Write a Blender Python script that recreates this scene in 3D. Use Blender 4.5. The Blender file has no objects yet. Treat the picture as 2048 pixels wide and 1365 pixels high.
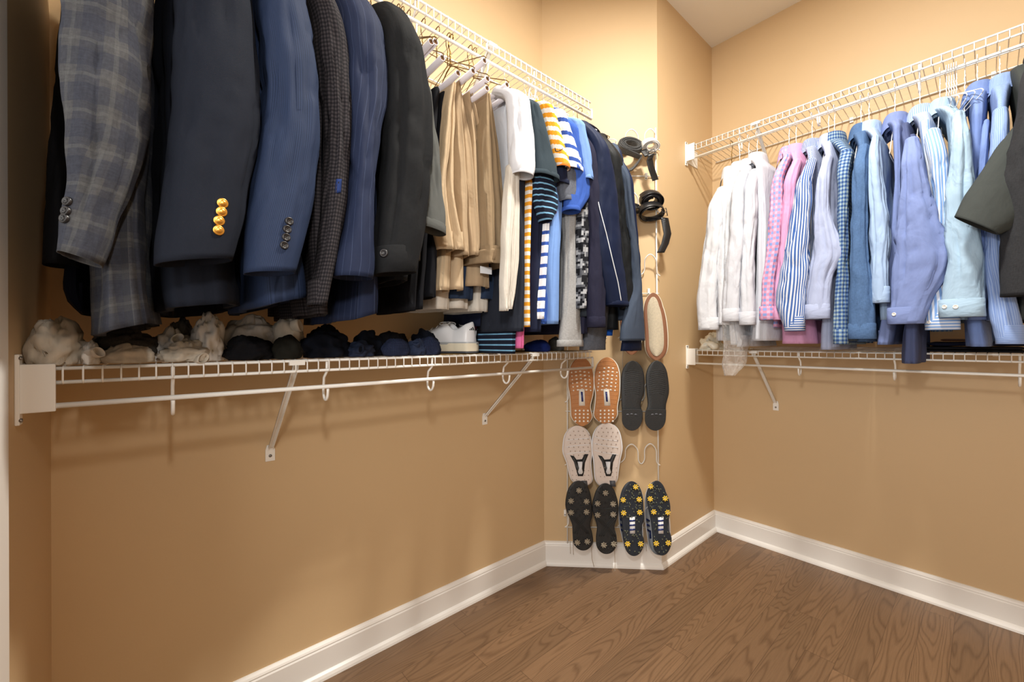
import bpy, bmesh, math, random
from mathutils import Vector, Matrix, noise
from mathutils.bvhtree import BVHTree
PI = math.pi
random.seed(7)
sc = bpy.context.scene
COL = sc.collection

# ------------------------------------------------------------------ camera
CAMZ = 1.07
FPX = 823.99
YAW, PITCH, ROLL = math.radians(49.03), math.radians(0.047), math.radians(-0.25)
CF = Vector((-math.sin(YAW)*math.cos(PITCH), math.cos(YAW)*math.cos(PITCH), math.sin(PITCH)))
_r = Vector((math.cos(YAW), math.sin(YAW), 0)); _u = _r.cross(CF)
CR = _r*math.cos(ROLL) + _u*math.sin(ROLL); CU = -_r*math.sin(ROLL) + _u*math.cos(ROLL)
CP = Vector((0, 0, CAMZ))
cam_data = bpy.data.cameras.new('camera'); cam = bpy.data.objects.new('camera', cam_data)
cam_data.sensor_width = 36; cam_data.lens = FPX/2048*36; cam_data.clip_start = 0.02
m = Matrix((CR, CU, -CF)).transposed().to_4x4(); m.translation = CP
cam.matrix_world = m
COL.objects.link(cam); sc.camera = cam

# ------------------------------------------------------------------ room numbers
XA, YB, XC, YD, YE, CEIL = -1.402, 1.418, -1.018, 2.397, -0.179, 2.734
XR = 1.45                      # the side wall out of frame on the right
YBC = YB + XC - XA             # where the angled wall meets the return
XS, YS = -1.092, 2.087         # shelf fronts / hanging bars

# ------------------------------------------------------------------ light and exposure
w = bpy.data.worlds.new('world'); sc.world = w; w.use_nodes = True
w.node_tree.nodes['Background'].inputs[0].default_value = (1.0, 0.96, 0.91, 1)
w.node_tree.nodes['Background'].inputs[1].default_value = 0.5
sc.view_settings.view_transform = 'Standard'; sc.view_settings.look = 'None'
sc.view_settings.gamma = 1; sc.view_settings.exposure = -0.05; sc.view_settings.use_curve_mapping = False

def area(name, loc, target, size, power, color, shape='DISK', sy=None, spread=None):
    l = bpy.data.lights.new(name, 'AREA'); l.shape = shape; l.size = size
    if sy: l.size_y = sy
    l.energy = power; l.color = color
    if spread: l.spread = spread
    o = bpy.data.objects.new(name, l); o.location = loc
    d = Vector(target) - Vector(loc)
    o.rotation_euler = d.to_track_quat('-Z', 'Y').to_euler()
    COL.objects.link(o); return o
area('ceiling_lamp_light', (-0.30, 1.05, 2.722), (-0.30, 1.05, 0), 0.20, 58, (1.0, 0.955, 0.87))
area('doorway_flash_light', (-0.06, 0.02, 1.50), (-0.75, 1.6, 1.15), 0.10, 8, (1.0, 0.97, 0.93))
area('added_fill_light', (0.1, -1.3, 1.5), (-0.4, 1.5, 1.2), 1.7, 34, (1.0, 0.965, 0.92), 'RECTANGLE', 2.0)  # soft fill added behind the camera, for the unseen room beyond the doorway

# ------------------------------------------------------------------ pixel helpers (photograph 2048 x 1365)
def ray(px, py):
    return CF + CR*((px-1024)/FPX) + CU*((682.5-py)/FPX)
def hitX(px, py, X):
    d = ray(px, py); return CP + d*((X)/d.x)
def hitY(px, py, Y):
    d = ray(px, py); return CP + d*((Y)/d.y)
BN = Vector((1, -1, 0)).normalized()      # normal of the angled wall, into the room
BT = Vector((1, 1, 0)).normalized()       # along the angled wall
BO = Vector((XA, YB, 0))
def hitB(px, py, off=0.0):                # a point at distance off in front of the angled wall
    d = ray(px, py); t = (off - (CP-BO).dot(BN))/d.dot(BN); return CP + d*t

# rails: a = along the bar, c = from the bar towards the room, z up
def W(side, a, c, z):
    return Vector((XS + c, a, z)) if side == 'L' else Vector((a, YS - c, z))
def pxac(side, px, py, c):
    if side == 'L':
        p = hitX(px, py, XS + c); return p.y, p.z
    p = hitY(px, py, YS - c); return p.x, p.z

# ------------------------------------------------------------------ object helpers
def tag(o, label=None, cat=None, group=None, kind=None):
    if label: o['label'] = label
    if cat: o['category'] = cat
    if group: o['group'] = group
    if kind: o['kind'] = kind
    return o
def thing(name, label, cat, loc=(0, 0, 0), group=None):
    o = bpy.data.objects.new(name, None); o.empty_display_size = 0.05
    COL.objects.link(o); o.location = loc
    return tag(o, label, cat, group)
def rootloc(o):
    v = Vector((0, 0, 0))
    while o is not None:
        v += o.location; o = o.parent
    return v
class MB:
    """collects geometry in world coordinates, with uv in metres"""
    def __init__(s): s.v = []; s.f = []; s.uv = []; s.mi = []
    def ring_loft(s, rings, uvs, closed=True, mi=0):
        n = len(rings[0]); base = len(s.v)
        for r in rings: s.v.extend(r)
        m = n if closed else n-1
        for i in range(len(rings)-1):
            for j in range(m):
                k = (j+1) % n
                a, b, c, d = base+i*n+j, base+i*n+k, base+(i+1)*n+k, base+(i+1)*n+j
                s.f.append((a, b, c, d)); s.mi.append(mi)
                u0, u1 = uvs[i][j], uvs[i][j+1] if closed else uvs[i][k]
                u2, u3 = (uvs[i+1][j+1] if closed else uvs[i+1][k]), uvs[i+1][j]
                s.uv.extend([u0, u1, u2, u3])
        return base
    def poly(s, pts, uv=None, mi=0):
        base = len(s.v); s.v.extend(pts); s.f.append(tuple(range(base, base+len(pts)))); s.mi.append(mi)
        s.uv.extend(uv or [(0, 0)]*len(pts))
    def idx(s, ids, mi=0):
        s.f.append(tuple(ids)); s.mi.append(mi); s.uv.extend([(s.v[i][0], s.v[i][2]) for i in ids])
    def box(s, c, size, rot=None, mi=0, bev=0):
        hx, hy, hz = size[0]/2, size[1]/2, size[2]/2
        P = [Vector((x, y, z)) for x in (-hx, hx) for y in (-hy, hy) for z in (-hz, hz)]
        if rot is not None: P = [rot @ p for p in P]
        P = [p + Vector(c) for p in P]
        base = len(s.v); s.v.extend(P)
        for q in ((0, 1, 3, 2), (4, 6, 7, 5), (0, 4, 5, 1), (2, 3, 7, 6), (0, 2, 6, 4), (1, 5, 7, 3)):
            s.idx([base+i for i in q], mi)
    def tube(s, pts, r, n=8, closed=False, mi=0, cap=True):
        pts = [Vector(p) for p in pts]; N = len(pts)
        rr = r if isinstance(r, (list, tuple)) else [r]*N
        prev = None; rings = []; uvs = []; L = 0
        for i, p in enumerate(pts):
            if closed: t = pts[(i+1) % N] - pts[i-1]
            else: t = pts[min(i+1, N-1)] - pts[max(i-1, 0)]
            t.normalize()
            if prev is None:
                u = t.orthogonal().normalized()
            else:
                u = prev - t*prev.dot(t)
                u = u.normalized() if u.length > 1e-6 else t.orthogonal().normalized()
            prev = u; v = t.cross(u)
            if i: L += (p - pts[i-1]).length
            rings.append([p + (u*math.cos(2*PI*k/n) + v*math.sin(2*PI*k/n))*rr[i] for k in range(n)])
            uvs.append([(2*PI*rr[i]*k/n, L) for k in range(n+1)])
        if closed:
            rings.append(rings[0]); uvs.append(uvs[0])
        b = s.ring_loft(rings, uvs, mi=mi)
        if cap and not closed:
            s.idx([b+k for k in reversed(range(n))], mi); s.idx([b+(N-1)*n+k for k in range(n)], mi)
    def build(s, name, mats, parent=None, smooth=True, sub=0, bevel=0, auto=None, flip=False):
        off = rootloc(parent) if parent is not None else Vector((0, 0, 0))
        me = bpy.data.meshes.new(name)
        me.from_pydata([tuple(Vector(p)-off) for p in s.v], [], s.f)
        if not isinstance(mats, (list, tuple)): mats = [mats]
        for m_ in mats: me.materials.append(m_)
        me.polygons.foreach_set('material_index', s.mi)
        uvl = me.uv_layers.new(name='UVMap')
        flat = []
        for q in s.uv: flat.extend(q)
        uvl.data.foreach_set('uv', flat)
        if smooth: me.polygons.foreach_set('use_smooth', [True]*len(me.polygons))
        bm = bmesh.new(); bm.from_mesh(me)
        bmesh.ops.remove_doubles(bm, verts=bm.verts, dist=1e-6)
        bmesh.ops.recalc_face_normals(bm, faces=bm.faces)
        bm.to_mesh(me); bm.free()
        me.update()
        o = bpy.data.objects.new(name, me); COL.objects.link(o)
        if parent is not None: o.parent = parent
        if bevel:
            b = o.modifiers.new('bevel', 'BEVEL'); b.width = bevel; b.segments = 2; b.limit_method = 'ANGLE'
        if sub:
            b = o.modifiers.new('sub', 'SUBSURF'); b.levels = sub; b.render_levels = sub
        if auto is not None:
            me.set_sharp_from_angle(angle=auto)
        return o
def interp_rows(rows, n):
    """Catmull-Rom through rows (tuples) resampled to n"""
    R = [rows[0]] + list(rows) + [rows[-1]]
    cum = [0]
    for i in range(1, len(rows)):
        cum.append(cum[-1] + abs(rows[i][0]-rows[i-1][0]) + 1e-6)
    out = []
    for k in range(n):
        t = cum[-1]*k/(n-1); i = 0
        while i < len(rows)-2 and t > cum[i+1]: i += 1
        f = (t-cum[i])/(cum[i+1]-cum[i])
        p0 = rows[max(i-1, 0)]; p1 = rows[i]; p2 = rows[i+1]; p3 = rows[min(i+2, len(rows)-1)]
        h0 = cum[i]-cum[max(i-1, 0)]; h1 = cum[i+1]-cum[i]; h2 = cum[min(i+2, len(rows)-1)]-cum[i+1]
        q = []
        for j in range(len(p1)):
            m1 = 0.5*((p2[j]-p1[j])/h1 + ((p1[j]-p0[j])/h0 if h0 > 0 else (p2[j]-p1[j])/h1))*h1
            m2 = 0.5*((p2[j]-p1[j])/h1 + ((p3[j]-p2[j])/h2 if h2 > 0 else (p2[j]-p1[j])/h1))*h1
            q.append((2*f**3-3*f*f+1)*p1[j] + (f**3-2*f*f+f)*m1 + (-2*f**3+3*f*f)*p2[j] + (f**3-f*f)*m2)
        out.append(tuple(q))
    return out
def nz(x, y, z): return noise.noise(Vector((x, y, z)))
def lerp(a, b, t): return a + (b-a)*t
def sgnpow(x, e): return math.copysign(abs(x)**e, x)

# ------------------------------------------------------------------ materials
def lin(c):
    return tuple(((v/255)/12.92 if v/255 <= 0.04045 else ((v/255+0.055)/1.055)**2.4) for v in c[:3]) + (1,)
class NT:
    def __init__(s, name):
        s.m = bpy.data.materials.new(name); s.m.use_nodes = True; s.t = s.m.node_tree
        s.b = s.t.nodes['Principled BSDF']
    def n(s, typ, **kw):
        q = s.t.nodes.new(typ)
        for k, v in kw.items(): setattr(q, k, v)
        return q
    def l(s, a, b): s.t.links.new(a, b)
    def math(s, op, a, b=None, c=None):
        q = s.n('ShaderNodeMath', operation=op)
        for i, v in enumerate((a, b, c)):
            if v is None: continue
            if isinstance(v, (int, float)): q.inputs[i].default_value = v
            else: s.l(v, q.inputs[i])
        return q.outputs[0]
    def mix(s, fac, a, b, mode='MIX'):
        q = s.n('ShaderNodeMix', data_type='RGBA', blend_type=mode)
        for i, v in ((0, fac), (6, a), (7, b)):
            if isinstance(v, (int, float, tuple)): q.inputs[i].default_value = v
            else: s.l(v, q.inputs[i])
        return q.outputs[2]
    def noise(s, scale, vec=None, detail=3, rough=0.55):
        q = s.n('ShaderNodeTexNoise'); q.inputs['Scale'].default_value = scale
        q.inputs['Detail'].default_value = detail; q.inputs['Roughness'].default_value = rough
        if vec is not None: s.l(vec, q.inputs['Vector'])
        return q
    def bump(s, h, strength, dist, prev=None):
        q = s.n('ShaderNodeBump'); q.inputs['Strength'].default_value = strength; q.inputs['Distance'].default_value = dist
        s.l(h, q.inputs['Height'])
        if prev is not None: s.l(prev, q.inputs['Normal'])
        s.l(q.outputs[0], s.b.inputs['Normal']); return q.outputs[0]
def basic(name, col, rough=0.5, metal=0.0, spec=None, nscale=None, namt=0.0, bump=0.0, bscale=200):
    t = NT(name); t.b.inputs['Roughness'].default_value = rough; t.b.inputs['Metallic'].default_value = metal
    if spec is not None: t.b.inputs['Specular IOR Level'].default_value = spec
    tc = t.n('ShaderNodeTexCoord')
    if namt:
        q = t.noise(nscale or 8, tc.outputs['Object'])
        c = lin(col); d = tuple(v*(1-namt) for v in c[:3]) + (1,)
        t.l(t.mix(q.outputs['Fac'], d, tuple(min(1, v*(1+namt)) for v in c[:3])+(1,)), t.b.inputs['Base Color'])
    else: t.b.inputs['Base Color'].default_value = lin(col)
    if bump:
        q = t.noise(bscale, tc.outputs['Object']); t.bump(q.outputs['Fac'], bump, 0.002)
    return t.m

def fabric(name, c1, kind='plain', c2=None, c3=None, p=0.01, duty=0.5, rough=0.85, sheen=0.15, weave=0.25, crease=0.35, mott=0.08, q_=None):
    t = NT(name); b = t.b
    b.inputs['Roughness'].default_value = rough
    b.inputs['Specular IOR Level'].default_value = 0.16
    b.inputs['Sheen Weight'].default_value = sheen*0.35; b.inputs['Sheen Tint'].default_value = lin(c1); b.inputs['Sheen Roughness'].default_value = 0.5
    uv = t.n('ShaderNodeUVMap'); uv.uv_map = 'UVMap'
    sep = t.n('ShaderNodeSeparateXYZ'); t.l(uv.outputs[0], sep.inputs[0])
    U, V = sep.outputs[0], sep.outputs[1]
    def band(x, per, du, off=0.0):
        fr = t.math('FRACT', t.math('ADD', t.math('DIVIDE', x, per), 10.37+off))
        return t.math('LESS_THAN', fr, du)
    C1 = lin(c1); C2 = lin(c2 or c1); C3 = lin(c3 or c2 or c1)
    out = None
    if kind == 'plain': out = C1
    elif kind == 'vstripe': out = t.mix(band(U, p, duty), C1, C2)
    elif kind == 'hstripe': out = t.mix(band(V, p, duty), C1, C2)
    elif kind == 'gingham':
        s_ = t.math('MULTIPLY', t.math('ADD', band(U, p, duty), band(V, p, duty)), 0.5)
        r = t.n('ShaderNodeValToRGB'); r.color_ramp.interpolation = 'CONSTANT'
        e = r.color_ramp.elements; e[0].position = 0; e[0].color = C1
        e[1].position = 0.4; e[1].color = C2; x = e.new(0.9); x.color = C3
        t.l(s_, r.inputs[0]); out = r.outputs[0]
    elif kind == 'plaid':
        x = t.mix(t.math('MULTIPLY', band(U, p, duty), 0.6), C1, C2)
        x = t.mix(t.math('MULTIPLY', band(V, p*1.1, duty), 0.6), x, C2)
        x = t.mix(t.math('MULTIPLY', band(U, p, 0.10, 0.3), 0.35), x, C3)
        out = t.mix(t.math('MULTIPLY', band(V, p*1.1, 0.10, 0.3), 0.35), x, C3)
    elif kind == 'pixel':                              # digital camouflage
        sn = t.n('ShaderNodeVectorMath', operation='SNAP'); t.l(uv.outputs[0], sn.inputs[0]); sn.inputs[1].default_value = (p, p, 1)
        q = t.noise(45, sn.outputs[0], 2)
        r = t.n('ShaderNodeValToRGB'); r.color_ramp.interpolation = 'CONSTANT'
        e = r.color_ramp.elements; e[0].position = 0; e[0].color = C1
        e[1].position = 0.48; e[1].color = C2; x = e.new(0.56); x.color = C3
        t.l(q.outputs['Fac'], r.inputs[0]); out = r.outputs[0]
    mp = t.n('ShaderNodeMapping'); mp.inputs['Scale'].default_value = (1, 0.25, 1); t.l(uv.outputs[0], mp.inputs[0])
    if kind in ('plaid', 'slub') or mott > 0.15:
        q1 = t.noise(420, mp.outputs[0], 3)
        mp2 = t.n('ShaderNodeMapping'); mp2.inputs['Scale'].default_value = (0.25, 1, 1); t.l(uv.outputs[0], mp2.inputs[0])
        q2 = t.noise(420, mp2.outputs[0], 3)
        s2 = t.math('ADD', q1.outputs['Fac'], q2.outputs['Fac'])
        sc_ = t.math('MULTIPLY_ADD', s2, mott*3.2, 1-mott*3.2)
    else:
        q1 = t.noise(160, mp.outputs[0], 3)
        sc_ = t.math('MULTIPLY_ADD', q1.outputs['Fac'], mott*2, 1-mott)
    if out is None: out = C1
    cmb = t.n('ShaderNodeCombineColor'); [t.l(sc_, cmb.inputs[i]) for i in range(3)]
    t.l(t.mix(1.0, out, cmb.outputs[0], 'MULTIPLY'), b.inputs['Base Color'])
    # weave and soft creases
    wv = t.math('MULTIPLY', t.math('SINE', t.math('MULTIPLY', U, 4500)), t.math('SINE', t.math('MULTIPLY', V, 4500)))
    pb = t.bump(wv, weave, 0.0003)
    mp3 = t.n('ShaderNodeMapping'); mp3.inputs['Scale'].default_value = (1, 0.45, 1); mp3.inputs['Rotation'].default_value = (0, 0, 0.35)
    t.l(uv.outputs[0], mp3.inputs[0])
    cr = t.noise(26, mp3.outputs[0], 3, 0.5); cr.inputs['Distortion'].default_value = 0.6
    t.bump(cr.outputs['Fac'], crease, 0.012, pb)
    return t.m

def wall_mat(name, col):
    t = NT(name); tc = t.n('ShaderNodeTexCoord')
    q = t.noise(3, tc.outputs['Object'], 2)
    c = lin(col)
    t.l(t.mix(q.outputs['Fac'], tuple(v*0.97 for v in c[:3])+(1,), tuple(v*1.03 for v in c[:3])+(1,)), t.b.inputs['Base Color'])
    t.b.inputs['Roughness'].default_value = 0.55; t.b.inputs['Specular IOR Level'].default_value = 0.5
    q2 = t.noise(240, tc.outputs['Object'], 2); t.bump(q2.outputs['Fac'], 0.12, 0.001)
    return t.m
def floor_mat():
    t = NT('oak_floor'); tc = t.n('ShaderNodeTexCoord')
    sep = t.n('ShaderNodeSeparateXYZ'); t.l(tc.outputs['Object'], sep.inputs[0])
    X, Y = sep.outputs[0], sep.outputs[1]
    PWID = 0.083
    col = t.math('FLOOR', t.math('DIVIDE', X, PWID))
    wn = t.n('ShaderNodeTexWhiteNoise', noise_dimensions='1D'); t.l(col, wn.inputs['W'])
    yo = t.math('ADD', Y, t.math('MULTIPLY', wn.outputs['Value'], 7.3))
    PL = 0.95
    row = t.math('FLOOR', t.math('DIVIDE', yo, PL))
    idv = t.n('ShaderNodeCombineXYZ'); t.l(col, idv.inputs[0]); t.l(row, idv.inputs[1])
    wn2 = t.n('ShaderNodeTexWhiteNoise', noise_dimensions='2D'); t.l(idv.outputs[0], wn2.inputs['Vector'])
    sp2 = t.n('ShaderNodeSeparateColor'); t.l(wn2.outputs['Color'], sp2.inputs[0])
    # cathedral grain: contour lines of a stretched noise, shifted per board
    gv = t.n('ShaderNodeCombineXYZ')
    t.l(t.math('MULTIPLY_ADD', sp2.outputs[0], 31.0, t.math('MULTIPLY', X, 7.0)), gv.inputs[0])
    t.l(t.math('MULTIPLY_ADD', sp2.outputs[1], 17.0, t.math('MULTIPLY', Y, 0.75)), gv.inputs[1])
    g = t.noise(1.0, gv.outputs[0], 2.0, 0.42)
    ring = t.math('FRACT', t.math('MULTIPLY', g.outputs['Fac'], 38.0))
    tri = t.math('ABSOLUTE', t.math('MULTIPLY_ADD', ring, 2.0, -1.0))
    rr = t.n('ShaderNodeValToRGB'); e = rr.color_ramp.elements
    e[0].position = 0.0; e[0].color = (0, 0, 0, 1); e[1].position = 0.5; e[1].color = (1, 1, 1, 1)
    t.l(tri, rr.inputs[0])
    # fine pores
    pv = t.n('ShaderNodeMapping'); pv.inputs['Scale'].default_value = (260, 9, 1); t.l(tc.outputs['Object'], pv.inputs[0])
    po = t.noise(1.0, pv.outputs[0], 4, 0.7)
    c_dark, c_lite = lin((82, 58, 38)), lin((133, 104, 77))
    k = t.math('MULTIPLY_ADD', rr.outputs[0], 0.42, t.math('MULTIPLY', po.outputs['Fac'], 0.75))
    base = t.mix(k, c_dark, c_lite)
    tone = t.math('MULTIPLY_ADD', sp2.outputs[2], 0.30, 0.84)
    cc = t.n('ShaderNodeCombineColor'); [t.l(tone, cc.inputs[i]) for i in range(3)]
    base = t.mix(1.0, base, cc.outputs[0], 'MULTIPLY')
    fx = t.math('FRACT', t.math('DIVIDE', X, PWID)); fy = t.math('FRACT', t.math('DIVIDE', yo, PL))
    seam = t.math('MAXIMUM', t.math('LESS_THAN', fx, 0.012), t.math('LESS_THAN', fy, 0.0014))
    base = t.mix(t.math('MULTIPLY', seam, 0.75), base, lin((45, 26, 15)))
    t.l(base, t.b.inputs['Base Color'])
    t.b.inputs['Roughness'].default_value = 0.42; t.b.inputs['Specular IOR Level'].default_value = 0.5
    t.bump(t.math('SUBTRACT', k, t.math('MULTIPLY', seam, 2.0)), 0.15, 0.002)
    return t.m

M_WALL = wall_mat('tan_wall_paint', (208, 179, 138))
M_CEIL = wall_mat('ceiling_paint', (232, 226, 212))
M_TRIM = basic('white_trim_paint', (238, 236, 232), 0.35)
M_FLOOR = floor_mat()
M_WIRE = basic('white_vinyl_wire', (240, 238, 232), 0.35)
M_SCREW = basic('steel_screw', (150, 148, 145), 0.3, 0.9)
M_GOLDWIRE = basic('brass_hanger_wire', (120, 92, 40), 0.3, 0.8)
M_WHITEWIRE = basic('white_hanger_wire', (235, 235, 235), 0.35)
M_TUBE = basic('white_cardboard_tube', (214, 208, 214), 0.7)
M_TUBEIN = basic('brown_cardboard', (110, 75, 45), 0.9)
M_BLACKP = basic('black_plastic', (20, 20, 22), 0.35)

# ------------------------------------------------------------------ room shell
def prism(name, poly, z0, z1, mat):
    mb = MB(); n = len(poly)
    lo = [Vector((x, y, z0)) for x, y in poly]; hi = [Vector((x, y, z1)) for x, y in poly]
    mb.v = lo+hi
    mb.idx(list(range(n))); mb.idx([n+i for i in reversed(range(n))])
    for i in range(n):
        j = (i+1) % n; mb.idx([i, j, n+j, n+i])
    return tag(mb.build(name, mat, smooth=False), kind='structure')
T = 0.10; OPEN0, OPEN1, OPENZ = hitY(18, 682, YE+0.018).x + 0.0705, 0.95, 2.08
prism('wall_left', [(XA-T, YE-T), (XA, YE-T), (XA, YB), (XA-T, YB+T*0.414)], 0, CEIL, M_WALL)
prism('wall_angled', [(XA, YB), (XC, YBC), (XC-T, YBC+T*0.414), (XA-T, YB+T*0.414)], 0, CEIL, M_WALL)
prism('wall_return', [(XC, YBC), (XC, YD+T), (XC-T, YD+T), (XC-T, YBC+T*0.414)], 0, CEIL, M_WALL)
prism('wall_right', [(XC, YD), (XR, YD), (XR, YD+T), (XC, YD+T)], 0, CEIL, M_WALL)
prism('wall_side', [(XR, YE-T), (XR+T, YE-T), (XR+T, YD+T), (XR, YD+T)], 0, CEIL, M_WALL)
mb = MB()
mb.box(((XA+OPEN0)/2, YE-T/2, CEIL/2), (OPEN0-XA, T, CEIL)); mb.box(((XR+OPEN1)/2, YE-T/2, CEIL/2), (XR-OPEN1, T, CEIL))
mb.box(((OPEN0+OPEN1)/2, YE-T/2, (CEIL+OPENZ)/2), (OPEN1-OPEN0, T, CEIL-OPENZ))
tag(mb.build('wall_entry', M_WALL, smooth=False), kind='structure')
prism('floor', [(XA-T, -1.9), (XR+T, -1.9), (XR+T, YD+T), (XA-T, YD+T)], -0.1, 0, M_FLOOR)
prism('ceiling', [(XA-T, YE-T), (XR+T, YE-T), (XR+T, YD+T), (XA-T, YD+T)], CEIL, CEIL+0.1, M_CEIL)

def profile_run(name, path, prof, mat, closed=False):
    """sweep a profile [(out, z)] along a horizontal path, out = to the left-hand normal given per path"""
    mb = MB(); P = [Vector((x, y, 0)) for x, y in path]; rings = []; uvs = []
    for i, p in enumerate(P):
        d0 = (p-P[i-1]).normalized() if i > 0 else None
        d1 = (P[i+1]-p).normalized() if i < len(P)-1 else None
        n0 = Vector((d0.y, -d0.x, 0)) if d0 else None; n1 = Vector((d1.y, -d1.x, 0)) if d1 else None
        if n0 is None: nn = n1
        elif n1 is None: nn = n0
        else:
            nn = (n0+n1).normalized(); nn = nn/nn.dot(n0)
        rings.append([p + nn*o + Vector((0, 0, z)) for o, z in prof]); uvs.append([(0, 0)]*(len(prof)+1))
    b = mb.ring_loft(rings, uvs)
    n = len(prof); mb.idx([b+k for k in range(n)]); mb.idx([b+(len(P)-1)*n+k for k in range(n)])
    return tag(mb.build(name, mat, smooth=False), kind='structure')
BP = [(0, 0.0), (0.028, 0.0), (0.027, 0.008), (0.023, 0.016), (0.017, 0.021), (0.015, 0.022), (0.015, 0.090), (0.012, 0.094), (0.013, 0.098), (0.010, 0.103), (0.005, 0.108), (0, 0.109)]
BP = [(o, z*1.0) for o, z in BP]
profile_run('baseboard_left', [(XA, YE), (XA, YB), (XC, YBC), (XC, YD), (XR, YD), (XR, YE)], BP, M_TRIM)
profile_run('baseboard_entry', [(OPEN0-0.075, YE), (XA, YE)], BP, M_TRIM)
# door casing on the entry wall
mb = MB()
mb.box((OPEN0-0.033, YE+0.009, OPENZ/2+0.03), (0.075, 0.018, OPENZ+0.06)); mb.box((OPEN1+0.033, YE+0.009, OPENZ/2+0.03), (0.075, 0.018, OPENZ+0.06))
mb.box(((OPEN0+OPEN1)/2, YE+0.009, OPENZ+0.0375), (OPEN1-OPEN0+0.14, 0.018, 0.075))
tag(mb.build('trim_1', M_TRIM, smooth=False, bevel=0.004), kind='structure')
mb = MB()
for x in (OPEN0+0.008, OPEN1-0.008): mb.box((x, YE-T/2, OPENZ/2), (0.016, T+0.01, OPENZ))
mb.box(((OPEN0+OPEN1)/2, YE-T/2, OPENZ-0.008), (OPEN1-OPEN0, T+0.01, 0.016))
tag(mb.build('trim_2', M_TRIM, smooth=False), kind='structure')

# ceiling lamp (above the frame)
lamp = thing('ceiling_lamp', 'round white recessed ceiling lamp above the clothes rails', 'lamp', (-0.30, 1.05, CEIL))
mb = MB()
rings = []; uvs = []
for r, z in ((0.125, CEIL-0.0005), (0.125, CEIL-0.004), (0.115, CEIL-0.010), (0.104, CEIL-0.008), (0.102, CEIL-0.0005)):
    rings.append([Vector((-0.30+r*math.cos(2*PI*k/32), 1.05+r*math.sin(2*PI*k/32), z)) for k in range(32)]); uvs.append([(0, 0)]*33)
mb.ring_loft(rings, uvs); mb.build('base', M_TRIM, lamp)
M_LENS = bpy.data.materials.new('frosted_lamp_lens'); M_LENS.use_nodes = True
M_LENS.node_tree.nodes['Principled BSDF'].inputs['Emission Color'].default_value = (1, 0.95, 0.87, 1)
M_LENS.node_tree.nodes['Principled BSDF'].inputs['Emission Strength'].default_value = 6
mb = MB(); mb.tube([(-0.30, 1.05, CEIL-0.0005), (-0.30, 1.05, CEIL-0.003)], 0.103, 32); mb.build('lens', M_LENS, lamp, smooth=False)

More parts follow.
